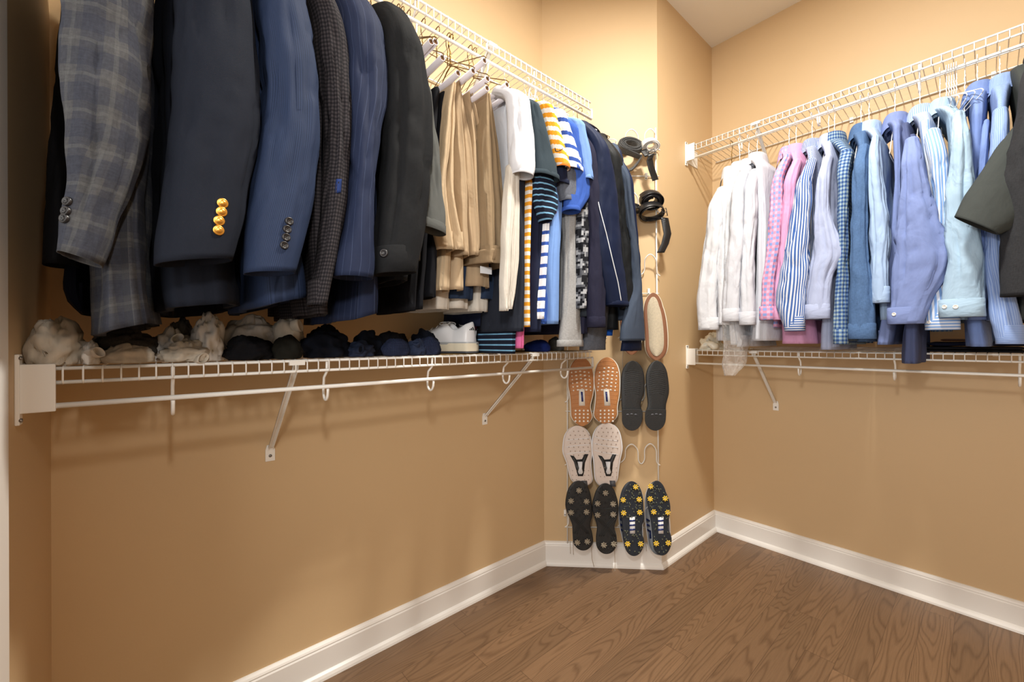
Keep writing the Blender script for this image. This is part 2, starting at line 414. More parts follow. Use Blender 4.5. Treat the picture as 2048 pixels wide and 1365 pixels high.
# ------------------------------------------------------------------ wire shelves
def pipe(mb, side, pts, r, n=8): mb.tube([W(side, *p) for p in pts], r, n)
def wire_shelf(side, label, a0, a1, zt, zb, zbar, bars, hooks, braces, plate_at, back0=None):
    sh = thing('wire_shelf', label, 'shelf', W(side, a0, 0, zt), 'white ventilated wire shelves')
    depth = (XS-XA) if side == 'L' else (YD-YS)
    back = -(depth-0.008)
    def part(name, fn, mat=M_WIRE, par=sh, **k):
        mb = MB(); fn(mb); return mb.build(name, mat, par, **k)
    b0 = back0 if back0 is not None else a0
    part('front_rail', lambda m_: pipe(m_, side, [(a0, 0, zt), (a1, 0, zt)], 0.0034))
    part('lower_rail', lambda m_: pipe(m_, side, [(a0, 0, zb), (a1, 0, zb)], 0.0036))
    part('back_rail', lambda m_: pipe(m_, side, [(b0, back, zt), (a1, back, zt)], 0.0034))
    part('middle_rail', lambda m_: pipe(m_, side, [(a0, back*0.5, zt-0.004), (a1, back*0.5, zt-0.004)], 0.0030))
    def deck(m_):
        n = int((a1-a0)/0.0254)
        for i in range(n+1):
            a = a0+0.004+i*0.0254
            if a > a1: break
            pipe(m_, side, [(a, back, zt+0.003), (a, -0.003, zt+0.003), (a, 0.0035, zt+0.001), (a, 0.0045, zt-0.004), (a, 0.0045, zb+0.002), (a, 0.002, zb-0.003)], 0.0016, 6)
    tag(part('deck_wires', deck), None)
    if bars:
        part('hanging_bar', lambda m_: pipe(m_, side, [(a0, 0.004, zbar), (a1, 0.004, zbar)], 0.0052, 10))
    for a in hooks:         # rod supports: straight drop, then a J under the bar
        def hk(m_, a=a):
            P = [(a, -0.004, zt+0.001), (a, -0.006, zb-0.004)]
            P += [(a, -0.028, zb-0.020), (a, -0.034, zbar-0.006)]
            for k in range(9):
                th = PI - PI*k/8
                P.append((a, -0.016+0.018*math.cos(th), zbar-0.014-0.022*math.sin(th)))
            P += [(a, 0.003, zbar-0.006)]
            pipe(m_, side, P, 0.0034, 8)
        part('rod_support', hk)
    for a in braces:
        zlow = zt-0.30
        def br(m_, a=a):
            hw = 0.0065
            path = [(-0.012, zt-0.006), (-0.022, zt-0.022), (-depth+0.010, zlow+0.035)]
            # shallow channel
            for o, th in ((0, 0.0016),):
                for i in range(len(path)-1):
                    (c0, z0), (c1, z1) = path[i], path[i+1]
                    p0, p1 = W(side, a, c0, z0), W(side, a, c1, z1)
                    d = (p1-p0).normalized(); s_ = (W(side, 1, 0, 0)-W(side, 0, 0, 0)).normalized(); nn = d.cross(s_)
                    for q0, q1, wd, hh in ((-hw, hw, 1, 0), (-hw, -hw+0.0016, 0, 1), (hw-0.0016, hw, 0, 1)):
                        ext = 0.0016 if not hh else 0.007
                        base = len(m_.v)
                        for p in (p0, p1):
                            for q in (q0, q1):
                                for e in (0, ext): m_.v.append(p + s_*q - nn*e*(-1 if nn.z < 0 else 1))
                        for f in ((0, 1, 3, 2), (4, 6, 7, 5), (0, 4, 5, 1), (2, 3, 7, 6), (0, 2, 6, 4), (1, 5, 7, 3)): m_.idx([base+i_ for i_ in f])
            # foot plate on the wall
            P = []
            for s1, z in ((-0.0085, zlow+0.040), (0.0085, zlow+0.040), (0.0125, zlow+0.025), (0.0125, zlow-0.008), (-0.0125, zlow-0.008), (-0.0125, zlow+0.025)):
                P.append((s1, z))
            base = len(m_.v)
            for off in (0.0, 0.003):
                for s1, z in P: m_.v.append(W(side, a+s1, -depth+off+0.0005, z))
            m_.idx([base+6+i_ for i_ in range(6)])
            for i_ in range(6): m_.idx([base+i_, base+(i_+1) % 6, base+6+(i_+1) % 6, base+6+i_])
            # clip on the front rail
            m_.box(W(side, a, 0, zt-0.004), (0.012, 0.034, 0.012) if side == 'L' else (0.034, 0.012, 0.012))
        b_ = part('support_brace', br, smooth=False)
        def scw(m_, a=a):
            m_.tube([W(side, a, -depth+0.003, zlow+0.008), W(side, a, -depth+0.0055, zlow+0.008)], 0.0042, 10)
        part('screw', scw, M_SCREW, b_)
    # wall clips along the back rail
    k = a0+0.20
    while k < a1:
        def clip(m_, k=k):
            m_.box(W(side, k, -depth+0.004, zt-0.002), (0.007, 0.014, 0.024) if side == 'L' else (0.014, 0.007, 0.024))
            m_.box(W(side, k, -depth+0.009, zt), (0.014, 0.014, 0.010) if side == 'L' else (0.014, 0.014, 0.010))
        part('wall_clip', clip, smooth=False, bevel=0.001)
        k += 0.42
    # end bracket at the side wall (a0)
    def endb(m_):
        dd = (lambda da, dc, dz: (dc, da, dz)) if side == 'L' else (lambda da, dc, dz: (da, dc, dz))
        m_.box(W(side, a0+0.024, 0.009, (zt+zbar)/2), dd(0.046, 0.006, (zt-zbar)+0.018))
        m_.box(W(side, a0+0.024, -0.004, (zt+0.007)), dd(0.046, 0.03, 0.003))
        m_.box(W(side, a0+0.003, 0.004, (zt+zbar)/2-0.001), dd(0.006, 0.022, (zt-zbar)+0.055))
        m_.box(W(side, a0+0.002, -0.06, (zt+zbar)/2-0.001), dd(0.004, 0.12, (zt-zbar)+0.02))
    e_ = part('end_bracket', endb, smooth=False, bevel=0.0015)
    for dz in (zt+0.020, zbar-0.020):
        part('screw', lambda m_: m_.tube([W(side, a0+0.005, 0.012, dz), W(side, a0+0.009, 0.012, dz)], 0.0035, 8), M_SCREW, e_)
    # far end cap
    def cap(m_):
        m_.tube([W(side, a1, 0.003, zb+0.002), W(side, a1+0.004, 0.003, zb-0.004), W(side, a1+0.004, 0.003, zbar+0.004), W(side, a1, 0.003, zbar)], 0.0050, 8)
    part('end_cap', cap)
    return sh
LA1 = hitX(1183, 720, XS).y
def aL(px, py, c=0.0): return pxac('L', px, py, c)[0]
def aR(px, py, c=0.0): return pxac('R', px, py, c)[0]
DL = XS-XA
wire_shelf('L', 'lower left white wire shelf holding socks and white shoes', YE, LA1, 1.0247, 0.9997, 0.9585, True,
           [aL(346, 740), aL(655, 730), aL(866, 720), aL(1018, 715), aL(1134, 715)], [aL(540, 905, -DL), aL(969, 835, -DL)], True)
wire_shelf('L', 'upper left white wire shelf with suits and trousers hanging below it', YE, LA1, 2.0758, 2.0454, 2.005, True,
           [aL(832, 20), aL(975, 120), aL(1070, 170)], [aL(560, -300, 0), aL(985, 60, 0)], True)
wire_shelf('R', 'lower right white wire shelf under the dress shirts', XC, XR-0.01, 1.0195, 0.997, 0.9541, True,
           [aR(1597, 705), aR(1788, 706), aR(2040, 710), 0.6, 1.1], [aR(1552, 812, -(YD-YS)), 0.35, 1.2], True)
wire_shelf('R', 'upper right white wire shelf with dress shirts hanging below it', XC, XR-0.01, 2.0702, 2.0436, 2.0044, True,
           [aR(1478, 265), aR(1635, 205), aR(1838, 130), 0.5, 1.0], [aR(1512, 245, 0), 0.35, 1.2], True, back0=aR(1431, 327, -0.30))

# ------------------------------------------------------------------ garments
SEED = [0]
def sleeve_geo(mb, side, rows, c, depth, lean=0.0, wr=0.006, n=40, step=0.010, seed=0, tilt=0.0, open_end=True, bulge=0.0, ccurve=None, lining=0.05):
    """rows: (a_left, a_right, z) from shoulder to cuff; returns last ring info"""
    L = abs(rows[0][2]-rows[-1][2])
    N = max(8, int(L/step))
    R = interp_rows([(z, a0, a1) for a0, a1, z in rows], N)
    rings = []; uvs = []; vlen = 0
    # rounded shoulder cap
    z0, a0, a1 = R[0]
    cc = (a0+a1)/2; hw0 = abs(a1-a0)/2
    def ring(z, ac, hw, hd, co, v, amp, tl=0.0, inset=1.0):
        pts = []; uv = []
        for k in range(n+1):
            th = 2*PI*k/n
            x = sgnpow(math.cos(th), 0.9); y = sgnpow(math.sin(th), 0.9)
            d = nz(math.cos(th)*1.3+seed*3.1, math.sin(th)*1.3+seed, v*3.2)*1.1
            # diagonal drag wrinkles, strongest mid-sleeve
            w2 = nz(th*0.7+v*5+seed, v*16, seed*1.7+math.cos(th))
            w2 = (abs(w2)**0.7)*(1 if w2 > 0 else -1)
            d += w2*0.45
            g = nz(math.cos(th)*1.7+seed*2.3, math.sin(th)*1.7-seed+0.5*v, v*1.1+seed)      # long soft folds with sharp valleys
            d -= 1.5*max(0.0, 1-abs(g)/0.11)*(0.4+0.6*min(1, v*4))
            g = nz(math.cos(th)*2.0+v*3, math.sin(th)*2.0+seed*5, v*5.5+seed)
            d -= 0.7*max(0.0, 1-abs(g)/0.10)
            r = 1.0; dd = amp*d
            pa = ac + (hw*inset + dd)*x; pc = co + (hd*inset + dd)*y
            if k < n: pts.append(W(side, pa, pc, z + tl*x))
            uv.append((th*(hw+hd)/2*1.0 + seed*0.37, v))
        return pts, uv
    v = 0; prevz = z0
    def shoulder(f): return -0.055*max(0.0, 1-f/0.16)**1.7
    for i, fr in enumerate((0.10, 0.40, 0.66, 0.84, 0.95)):
        zz = z0 + 0.022*math.sqrt(max(0, 1-fr*fr))
        p, u = ring(zz, cc, hw0*fr, depth*fr, c+shoulder(0)-0.02*(1-fr), -0.03*(1-fr), wr*0.3); rings.append(p); uvs.append(u)
    for i, (z, b0, b1) in enumerate(R):
        v += abs(z-prevz); prevz = z
        f = v/max(L, 1e-5)
        ac = (b0+b1)/2; hw = max(0.004, abs(b1-b0)/2)
        co = c + lean*f + (bulge*math.sin(PI*f)) + shoulder(f)
        taper = 1 - 0.22*f
        e = max(0.0, (f-0.86)/0.14)
        am = wr*(0.35+0.65*math.sin(PI*min(1, f*1.05)))*(1-0.75*e)
        hd = depth*taper
        p, u = ring(z, ac, hw*0.985, hd, co, v, am, tilt*max(0, f-0.8)/0.2); rings.append(p); uvs.append(u)
    lz, l0, l1 = R[-1]; lastc = c+lean
    if open_end:
        for dz, ins in ((0.0, 0.93), (0.012, 0.90), (lining, 0.86)):
            p, u = ring(lz+dz, (l0+l1)/2, abs(l1-l0)/2, depth*0.78, lastc, v+0.002+dz, wr*0.1, tilt, ins); rings.append(p); uvs.append(u)
    mb.ring_loft(rings, uvs)
    return (lz, l0, l1, lastc, depth*0.78)

def cuff_geo(mb, side, l, height, flare=1.06, seed=0, n=36, tilt=0.0):
    """a band below / over the sleeve end. l = (z, a0, a1, c, hd); stripes run across via swapped uv"""
    z, a0, a1, c, hd = l
    rings = []; uvs = []
    ac = (a0+a1)/2; hw = abs(a1-a0)/2
    prof = [(0.985, height+0.002), (1.025, height), (1.03, height*0.5), (1.03*flare/1.05, 0.0), (1.01, -0.001), (0.98, 0.01), (0.95, height*0.8)]
    for s_, dz in prof:
        pts = []; uv = []
        for k in range(n+1):
            th = 2*PI*k/n
            x = sgnpow(math.cos(th), 0.85); y = sgnpow(math.sin(th), 0.85)
            d = nz(math.cos(th)+seed, math.sin(th), dz*9+seed)*0.003
            if k < n: pts.append(W(side, ac+(hw*s_+d)*x, c+(hd*s_+d)*y, z+dz+tilt*x))
            uv.append((dz, th*(hw+hd)/2))
        rings.append(pts); uvs.append(uv)
    mb.ring_loft(rings, uvs)

def body_geo(mb, side, rows, cn, cf, ztop, atop, seed=0, fold=0.010, nf=3.0, n=80, step=0.012, yaw=0.0, neck=0.07, ztip=None, nbulge=0.0, taperneck=True, round_hem=0.0, wr=0.004, lobes=2.0, gd=0.010, htilt=0.0, far_hem=None):
    """rows: (a_left, a_right, z) along the near edge, shoulder tip to hem; slab back to cf"""
    zt0 = rows[0][2]
    R = interp_rows([(z, a0, a1) for a0, a1, z in rows], max(8, int(abs(rows[0][2]-rows[-1][2])/step)))
    full = []
    cm, hc = (cn+cf)/2, (cn-cf)/2
    a_t, hw_t = (rows[0][0]+rows[0][1])/2, abs(rows[0][1]-rows[0][0])/2
    if taperneck:
        zt = ztop
        m_ = 9
        for i in range(m_):
            f = i/m_
            z = lerp(zt, zt0, f**1.4)
            h = lerp(neck, hc, f**0.75)
            if i == 0: full.append((z+0.004, atop, 0.010, h*0.6))
            full.append((z, lerp(atop, a_t, f), lerp(0.028, hw_t, min(1, f*1.2)), h))
    else:
        full.append((zt0+0.010, a_t, 0.001, hc*0.97)); full.append((zt0+0.009, a_t, hw_t*0.5, hc*0.99)); full.append((zt0+0.005, a_t, hw_t*0.85, hc))
    for z, b0, b1 in R:
        full.append((z, (b0+b1)/2, max(0.004, abs(b1-b0)/2), hc + nbulge*(zt0-z)))
    zhem = R[-1][0]
    def ring(z, ac, hw, h, ins=1.0, hemf=None):
        f = (ztop-z)/(ztop-zhem)
        pts = []; uv = []; ul = 0; prev = None
        for k in range(n+1):
            th = 2*PI*k/n
            x = sgnpow(math.cos(th), 0.75); y = sgnpow(math.sin(th), 0.55)
            cc = cm + h*x*ins
            if far_hem is not None and x < 0: cc += (far_hem-cf)*(-x)*max(0, min(1, (f-0.35)/0.45))
            amp = fold*min(1, max(0, f-0.05)*1.6)
            F = amp*math.sin(cc/0.44*2*PI*nf + seed*2.3 + 1.5*nz(cc*4, z*1.5, seed)) * (0.55+0.45*math.cos(th)**2*0+0.0)
            F += wr*nz(cc*14+seed, z*4, y*0.8+seed)*2.0*min(1, f*3) + wr*1.2*nz(cc*6, z*13+cc*8, seed+y)
            edge = 1-abs(x)**6
            gg = nz(y*lobes*0.9+seed*4.1, z*0.9+0.5*y, seed*1.3)                    # valleys between the hanging folds
            lob = max(0.0, 1-abs(gg)/0.13)*min(1, f*3)
            cc -= (1 if x > 0 else -1)*gd*lob*abs(x)
            g2 = nz(cc*9+seed, z*1.6, seed*2.1+(1 if y > 0 else 0))
            F -= math.copysign(1, y)*0.8*gd*max(0.0, 1-abs(g2)/0.10)*(1-abs(x)**3)*min(1, f*3)*min(1, hw/0.02)
            a = ac + yaw*(cn-cc)/max(0.01, cn-cf) + hw*y*ins + F*(0.25+0.75*edge)
            zz = z
            if htilt: zz = z + htilt*y*max(0, (f-0.75)/0.25)
            if round_hem: zz = z + round_hem*abs(x)**4*max(0, (f-0.9)/0.1)
            p = W(side, a, cc, zz)
            if k < n: pts.append(p)
            uv.append((cc*1.0 if y > 0 else cc+0.5, z))
        # fix uv seam on the flat back
        return pts, uv
    rings = []; uvs = []
    for (z, ac, hw, h) in full:
        p, u = ring(z, ac, hw, h); rings.append(p); uvs.append(u)
    z, ac, hw, h = full[-1]
    for dz, ins in ((0.0, 0.97), (0.05, 0.93)):
        p, u = ring(z+dz, ac, hw*0.8, h*0.985, 1.0); rings.append(p); uvs.append(u)
    mb.ring_loft(rings, uvs)

def collar_geo(mb, side, a, z, front=-1, ra=0.034, rc=0.056, h=0.030, leaf=0.040, spread=0.25, n=56, polo=False):
    """folded shirt collar; front = -1 / +1 : the direction along the bar the shirt faces"""
    prof = [(0.90, -0.030), (0.90, 0.0), (0.93, h*0.7), (0.98, h), (1.06, h*0.96), (1.14, h*0.5), (1.22, h*0.5-leaf*0.6), (1.30, h*0.5-leaf)]
    rings = []; uvs = []
    for i, (s_, dz) in enumerate(prof):
        pts = []; uv = []
        for k in range(n+1):
            th = spread + (2*PI-2*spread)*k/n            # th = 0 is the front
            fr = max(0, math.cos(th))**3
            x = front*math.cos(th); y = math.sin(th)
            drop = 0.0
            ss = s_
            if i >= 4:
                drop = -0.034*fr*(i-3)/4; ss = s_+0.10*fr*(i-3)/4
            up = -0.022*fr if i < 4 else -0.022*fr
            pts.append(W(side, a + ra*ss*x*1.0, rc*ss*y, z+dz+drop+up))
            uv.append((th*0.07, dz))
        rings.append(pts); uvs.append(uv)
    mb.ring_loft(rings, uvs, closed=False)

def disk_on(name, bvh, px, py, r, mat, parent, th=0.003, holes=False, dome=False):
    d = ray(px, py).normalized()
    hit = bvh.ray_cast(CP, d)
    if hit[0] is None: return None
    p, nn = hit[0], hit[1]
    if nn.dot(d) > 0: nn = -nn
    nn = (nn - d*0.6).normalized() if dome else nn
    u = nn.orthogonal().normalized(); v = nn.cross(u)
    mb = MB(); rings = []; uvs = []
    prof = [(1.0, -0.001), (1.0, th*0.6), (0.90, th), (0.70, th), (0.62, th*0.7), (0.0, th*0.7)] if not dome else [(0.9, -0.001), (1.0, th*0.3), (0.97, th*0.6), (0.80, th*0.75), (0.74, th*0.7), (0.5, th*1.15), (0.25, th*1.3), (0.0, th*1.35)]
    for s_, h in prof:
        rings.append([p + (u*math.cos(2*PI*k/18)+v*math.sin(2*PI*k/18))*r*max(s_, 0.001) + nn*h for k in range(18)]); uvs.append([(0, 0)]*19)
    mb.ring_loft(rings, uvs)
    o = mb.build(name, mat, parent)
    if holes:
        mb = MB()
        for i in (-1, 1):
            for j in (-1, 1):
                c = p + (u*i+v*j)*r*0.26 + nn*th*0.72
                mb.tube([c, c+nn*0.0004], r*0.12, 6)
        mb.build('thread_hole', M_BLACKP, o)
    return o
def bvh_of(mb): 
    return BVHTree.FromPolygons([tuple(v) for v in mb.v], [tuple(f) for f in mb.f])

M_BTN_GOLD = basic('gilt_button', (235, 178, 84), 0.32, 1.0)
M_BTN_DARK = basic('dark_horn_button', (34, 32, 33), 0.35, 0.0, 0.5, 60, 0.3)
M_BTN_PEARL = basic('pearl_button', (225, 222, 215), 0.25)
M_PIPE = basic('white_piping', (225, 228, 232), 0.7)

def rows_from_px(side, rows, c):
    out = []
    for r in rows:
        y, xl, xr = r[:3]
        cc = c + (r[3] if len(r) > 3 else 0)
        a0, z0 = pxac(side, xl, y, cc); a1, z1 = pxac(side, xr, y, cc)
        out.append((a0, a1, (z0+z1)/2))
    return out

def clip_rows(rows, zmax):
    out = [r for r in rows if r[2] < zmax]
    i = len(rows)-len(out)
    if i > 0 and out:
        p0, p1 = rows[i-1], rows[i]; f = (zmax-p1[2])/max(1e-6, p0[2]-p1[2])
        out.insert(0, tuple(lerp(p1[j], p0[j], f) for j in range(3)))
    return out
def garment(name, label, cat, group, side, mat, sleeve=None, body=None, hang=None, cs=0.215, cn=0.20, cf=-0.235, depth=0.045,
            ztip=None, ztop=None, collar=False, cuff=0.0, cuffmat=None, bodymat=None, wr=0.006, fold=0.010, nf=3.0, far_sleeve=True,
            buttons=None, tilt=0.0, lean=0.0, bulge=0.0, yaw=0.0, collarmat=None, front=-1, body_top=True, neck=0.07, collar_kw={}, round_hem=0.0, zc=None, sl_extra=None, bodyname='torso', hemband=None, body_wr=0.004, htilt=0.0, gd=0.010, lobes=2.0, far_hem=None):
    """a hanging shirt or jacket. sleeve/body rows in photo pixels, measured on the plane c"""
    SEED[0] += 1; sd = SEED[0]*1.37
    sr = rows_from_px(side, sleeve, cs) if sleeve else None
    br = rows_from_px(side, body, cn) if body else None
    if sr: sr = clip_rows(sr, 1.815)
    if br: br = clip_rows(br, 1.835)
    if br is None:
        a0, a1, z0 = sr[0]; am = (a0+a1)/2
        br = [(am-0.02, am+0.02, z0), (am-0.02, am+0.02, sr[-1][2]-0.02)]
    if ztip is not None:
        a0, a1, z0 = br[0]
        if z0 < ztip: br = [(a0, a1, ztip)] + br
    ahang = aL(*hang) if (hang and side == 'L') else (aR(*hang) if hang else (br[0][0]+br[0][1])/2)
    zt = ztop if ztop is not None else 1.925
    if not br[0][2] < zt-0.01: br = [b for b in br if b[2] < zt-0.03]
    root = thing(name, label, cat, W(side, ahang, 0, zt), group)
    mb = MB(); body_geo(mb, side, br, cn, cf, zt, ahang, sd, fold, nf, neck=neck, yaw=yaw, taperneck=body_top, round_hem=round_hem, wr=body_wr, htilt=htilt, gd=gd, lobes=lobes, far_hem=far_hem)
    mb.build(bodyname, bodymat or mat, root)
    bv_body = bvh_of(mb)
    bv = None
    if sr:
        mb = MB(); last = sleeve_geo(mb, side, sr, cs, depth, lean, wr, seed=sd, tilt=tilt, bulge=bulge)
        s_o = mb.build('sleeve', mat, root); bv = bvh_of(mb)
        if cuff:
            mc = MB(); cuff_geo(mc, side, last, cuff, seed=sd, tilt=tilt); mc.build('cuff', cuffmat or mat, s_o); bvc = bvh_of(mc)
        else: bvc = None
        if far_sleeve:
            # the other sleeve, against the wall
            dy = (br[0][0]+br[0][1])/2 - (sr[0][0]+sr[0][1])/2
            fr = []
            for i, (a0, a1, z) in enumerate(sr):
                h = abs(a1-a0)/2*0.8; f = i/max(1, len(sr)-1); mid = (sr[0][0]+sr[0][1])/2 + yaw
                fr.append((mid-h, mid+h, z))
            mb = MB(); sleeve_geo(mb, side, fr, cf+0.005, 0.022, 0, wr*0.5, n=24, step=0.02, seed=sd+9); mb.build('sleeve', mat, root)
    if collar:
        mb = MB(); collar_geo(mb, side, ahang, zt+(zc or 0), front, **collar_kw); mb.build('collar', collarmat or mat, root)
    if buttons:
        for (bx, by, r, kind) in buttons:
            mt = {'gold': M_BTN_GOLD, 'dark': M_BTN_DARK, 'pearl': M_BTN_PEARL}[kind]
            b_ = None
            for q in (bvc if sr and cuff else None, bv, bv_body):
                if q is None: continue
                b_ = disk_on('button', q, bx, by, r, mt, root, 0.004 if kind != 'pearl' else 0.002, kind == 'dark', kind == 'gold')
                if b_: break
    return root

HANG_N = [0]
def hanger(side, a, zbar, kind, label, tiltdeg=0.0, drop=0.078, span=0.195, bar_drop=0.175, tube=False, yaw=0.0, group=None, tube_c=None, tz=None):
    mat = M_GOLDWIRE if kind == 'gold' else M_WHITEWIRE
    root = thing('wire_hanger', label, 'clothes hanger', W(side, a, 0, zbar), group)
    r = 0.0013
    R = 0.013
    off = 0.004
    ya = lambda c: a + yaw*(c/0.2)
    mb = MB()
    P = []
    for k in range(12):
        th = math.radians(-35 + 215*k/11)
        P.append(W(side, a, off + R*math.cos(th)*-1.0*-1.0, zbar + 0.0005 + (R-0.0075) + R*math.sin(th)-0.0))
    # tip on the room side, stem on the far side
    stem = W(side, a, off-R, zbar-0.012)
    P.append(stem); P.append(W(side, ya(0), 0.0, zbar-0.032)); P.append(W(side, ya(0), 0.0, zbar-drop))
    mb.tube(P, r, 6)
    if kind != 'plastic':
        Q = [W(side, ya(0)+0.0016*math.cos(i*1.3), 0.0016*math.sin(i*1.3), lerp(zbar-0.034, zbar-drop, i/14)) for i in range(15)]
        mb.tube(Q, r, 5)
    mb.build('hook', mat, root)
    zb = zbar-drop-bar_drop+0.06
    if tz is not None: zb = tz
    mb = MB()
    S = [W(side, ya(0), 0.0, zbar-drop), W(side, ya(0.02), 0.02, zbar-drop-0.008)]
    S2 = [W(side, ya(0.02), 0.02, zbar-drop-0.008), W(side, ya(span-0.012), span-0.012, zb+0.016), W(side, ya(span), span, zb+0.006), W(side, ya(span-0.008), span-0.008, zb)]
    S3 = [W(side, ya(-0.02), -0.02, zbar-drop-0.008), W(side, ya(-span+0.012), -span+0.012, zb+0.016), W(side, ya(-span), -span, zb+0.006), W(side, ya(-span+0.008), -span+0.008, zb)]
    mb.tube(S+S2[1:], r, 6); mb.tube([S[0]]+S3, r, 6)
    if not tube: mb.tube([S2[-1], S3[-1]], r, 6)
    mb.build('shoulder_wire', mat, root)
    if tube:
        mb = MB(); n = 16
        e0, e1 = W(side, ya(span-0.006), span-0.006, zb), W(side, ya(-span+0.006), -span+0.006, zb)
        d = (e1-e0).normalized(); u = d.orthogonal().normalized(); v = d.cross(u)
        rings = []; uvs = []
        for p, rr in ((e0+d*0.03, 0.0066), (e0, 0.0066), (e0, 0.0080), (e1, 0.0080), (e1, 0.0066)):
            rings.append([p+(u*math.cos(2*PI*k/n)+v*math.sin(2*PI*k/n))*rr for k in range(n)]); uvs.append([(0, 0)]*(n+1))
        mb.ring_loft(rings, uvs); t_ = mb.build('cardboard_tube', [M_TUBE], root)
        mb = MB(); b = e0+d*0.003
        mb.poly([b+(u*math.cos(2*PI*k/n)+v*math.sin(2*PI*k/n))*0.0066 for k in range(n)]); mb.build('tube_end', M_TUBEIN, t_)
    return root

def trousers(label, side, mat, rows, cn, cf, layers=2, group=None, name='trousers', cat='trousers', band=None, fold=0.006, wr=0.004, over=0.0):
    """folded over a hanger bar: layers share the rows' width side by side"""
    SEED[0] += 1; sd = SEED[0]*1.9
    rr = rows_from_px(side, rows, cn)
    root = thing(name, label, cat, W(side, (rr[0][0]+rr[0][1])/2, 0, rr[0][2]), group)
    for i in range(layers):
        R = []
        for a0, a1, z in rr:
            w_ = (a1-a0)/layers
            R.append((a0+w_*i-0.002, a0+w_*(i+1)+0.002, z))
        if i % 2 and len(R) > 1:
            a0, a1, z = R[-1]; R[-1] = (a0, a1, z+0.006)
        mb = MB()
        body_geo(mb, side, R, cn-0.006*(i % 2), cf, R[0][2]+0.008, (R[0][0]+R[0][1])/2, sd+i*0.8, fold, 1.5, n=60, taperneck=False, wr=wr)
        mb.build('trouser_leg', mat, root)
    if band:
        for (y, xl, xr, h) in band:
            q = rows_from_px(side, [(y, xl, xr)], cn+0.003)[0]
            mb = MB(); R = [(q[0]-0.002, q[1]+0.002, q[2]+h), (q[0]-0.002, q[1]+0.002, q[2])]
            body_geo(mb, side, R, cn+0.004, cf+0.02, R[0][2], 0, sd, 0.002, 1, n=48, taperneck=False, wr=0.002, step=0.006)
            mb.build('waistband', mat, root)
    return root

GL = 'suits and coats on the upper left bar'
# fabrics
F_BLACK = fabric('black_wool', (14, 14, 17), sheen=0.25, weave=0.1)
F_NAVYB = fabric('dark_navy_cloth', (15, 19, 36), sheen=0.1)
F_PLAID = fabric('blue_grey_windowpane_tweed', (74, 74, 76), 'plaid', (52, 55, 66), (92, 93, 92), p=0.046, duty=0.5, mott=0.2, weave=0.5, crease=0.25)
F_BLAZER = fabric('charcoal_navy_blazer', (23, 27, 37), sheen=0.15, crease=0.12, weave=0.3)
F_BLAZERB = F_BLAZER
F_BLUESUIT = fabric('blue_fine_stripe_suiting', (38, 50, 76), 'vstripe', (28, 39, 62), p=0.0026, duty=0.45, crease=0.12, rough=0.7)
F_HOUND = fabric('brown_black_check_wool', (20, 19, 22), 'gingham', (36, 33, 36), (56, 52, 54), p=0.0075, duty=0.5, mott=0.18, crease=0.15)
F_PIN = fabric('blue_pinstripe_suiting', (29, 37, 60), 'vstripe', (56, 66, 92), p=0.017, duty=0.04, crease=0.15, rough=0.75)
F_COAT = fabric('black_felted_wool', (20, 21, 23), sheen=0.5, mott=0.22, crease=0.2)
F_OLIVE = fabric('grey_olive_poplin', (84, 86, 84), crease=0.25)
F_KHAKI = fabric('khaki_twill', (188, 166, 136), crease=0.5)
F_KHAKI2 = fabric('tan_twill', (168, 146, 118), crease=0.45)
F_TAN = fabric('dark_tan_twill', (140, 120, 94), crease=0.45)
F_STONE = fabric('stone_twill', (206, 200, 190), crease=0.4)
F_BLACKT = fabric('black_twill', (16, 17, 22), crease=0.2)
F_WHITE = fabric('white_jersey', (206, 208, 214), crease=0.35, mott=0.03)
F_SLATE = fabric('slate_pique', (50, 62, 70), crease=0.2)
F_SLATEB = fabric('dark_slate_pique', (36, 40, 50), crease=0.25)
F_ORG = fabric('orange_white_stripe_jersey', (236, 158, 44), 'hstripe', (240, 232, 220), p=0.024, duty=0.5, crease=0.15)
F_ORANGE = fabric('orange_jersey', (230, 130, 50), crease=0.2)
F_WB = fabric('white_blue_stripe_jersey', (52, 82, 160), 'hstripe', (236, 238, 242), p=0.036, duty=0.68, crease=0.15)
F_NLB = fabric('navy_sky_stripe_jersey', (118, 170, 205), 'hstripe', (22, 26, 42), p=0.0175, duty=0.74, crease=0.15)
F_PINK = fabric('pink_jersey', (222, 108, 160), crease=0.25)
F_NAVYJ = fabric('navy_jersey', (26, 32, 54), crease=0.25)
F_HEATH = fabric('grey_heather_jersey', (150, 150, 150), mott=0.18, crease=0.25)
F_HEATHD = fabric('dark_heather_jersey', (88, 92, 102), mott=0.18, crease=0.25)
F_SKY = fabric('sky_blue_mesh', (108, 142, 200), 'gingham', (114, 148, 204), (120, 154, 208), p=0.004, crease=0.2)
F_ROYAL = fabric('royal_blue_jersey', (52, 84, 160), mott=0.15, crease=0.2)
F_CAMO = fabric('black_grey_camouflage', (24, 25, 30), 'pixel', (88, 90, 96), (160, 162, 166), p=0.008)
F_DGREY = fabric('charcoal_jersey', (42, 47, 54), crease=0.25)
F_PURP = fabric('purple_navy_fleece', (34, 34, 52), sheen=0.3)
F_TRACK = fabric('navy_tricot', (18, 28, 54), sheen=0.15, crease=0.2, rough=0.6)
F_BLACKJ = fabric('black_nylon', (24, 26, 28), crease=0.5, rough=0.55)
F_GBLUE = fabric('grey_blue_jersey', (62, 72, 88), crease=0.3)
F_DENIM = fabric('dark_denim', (38, 52, 76), mott=0.2, crease=0.4)

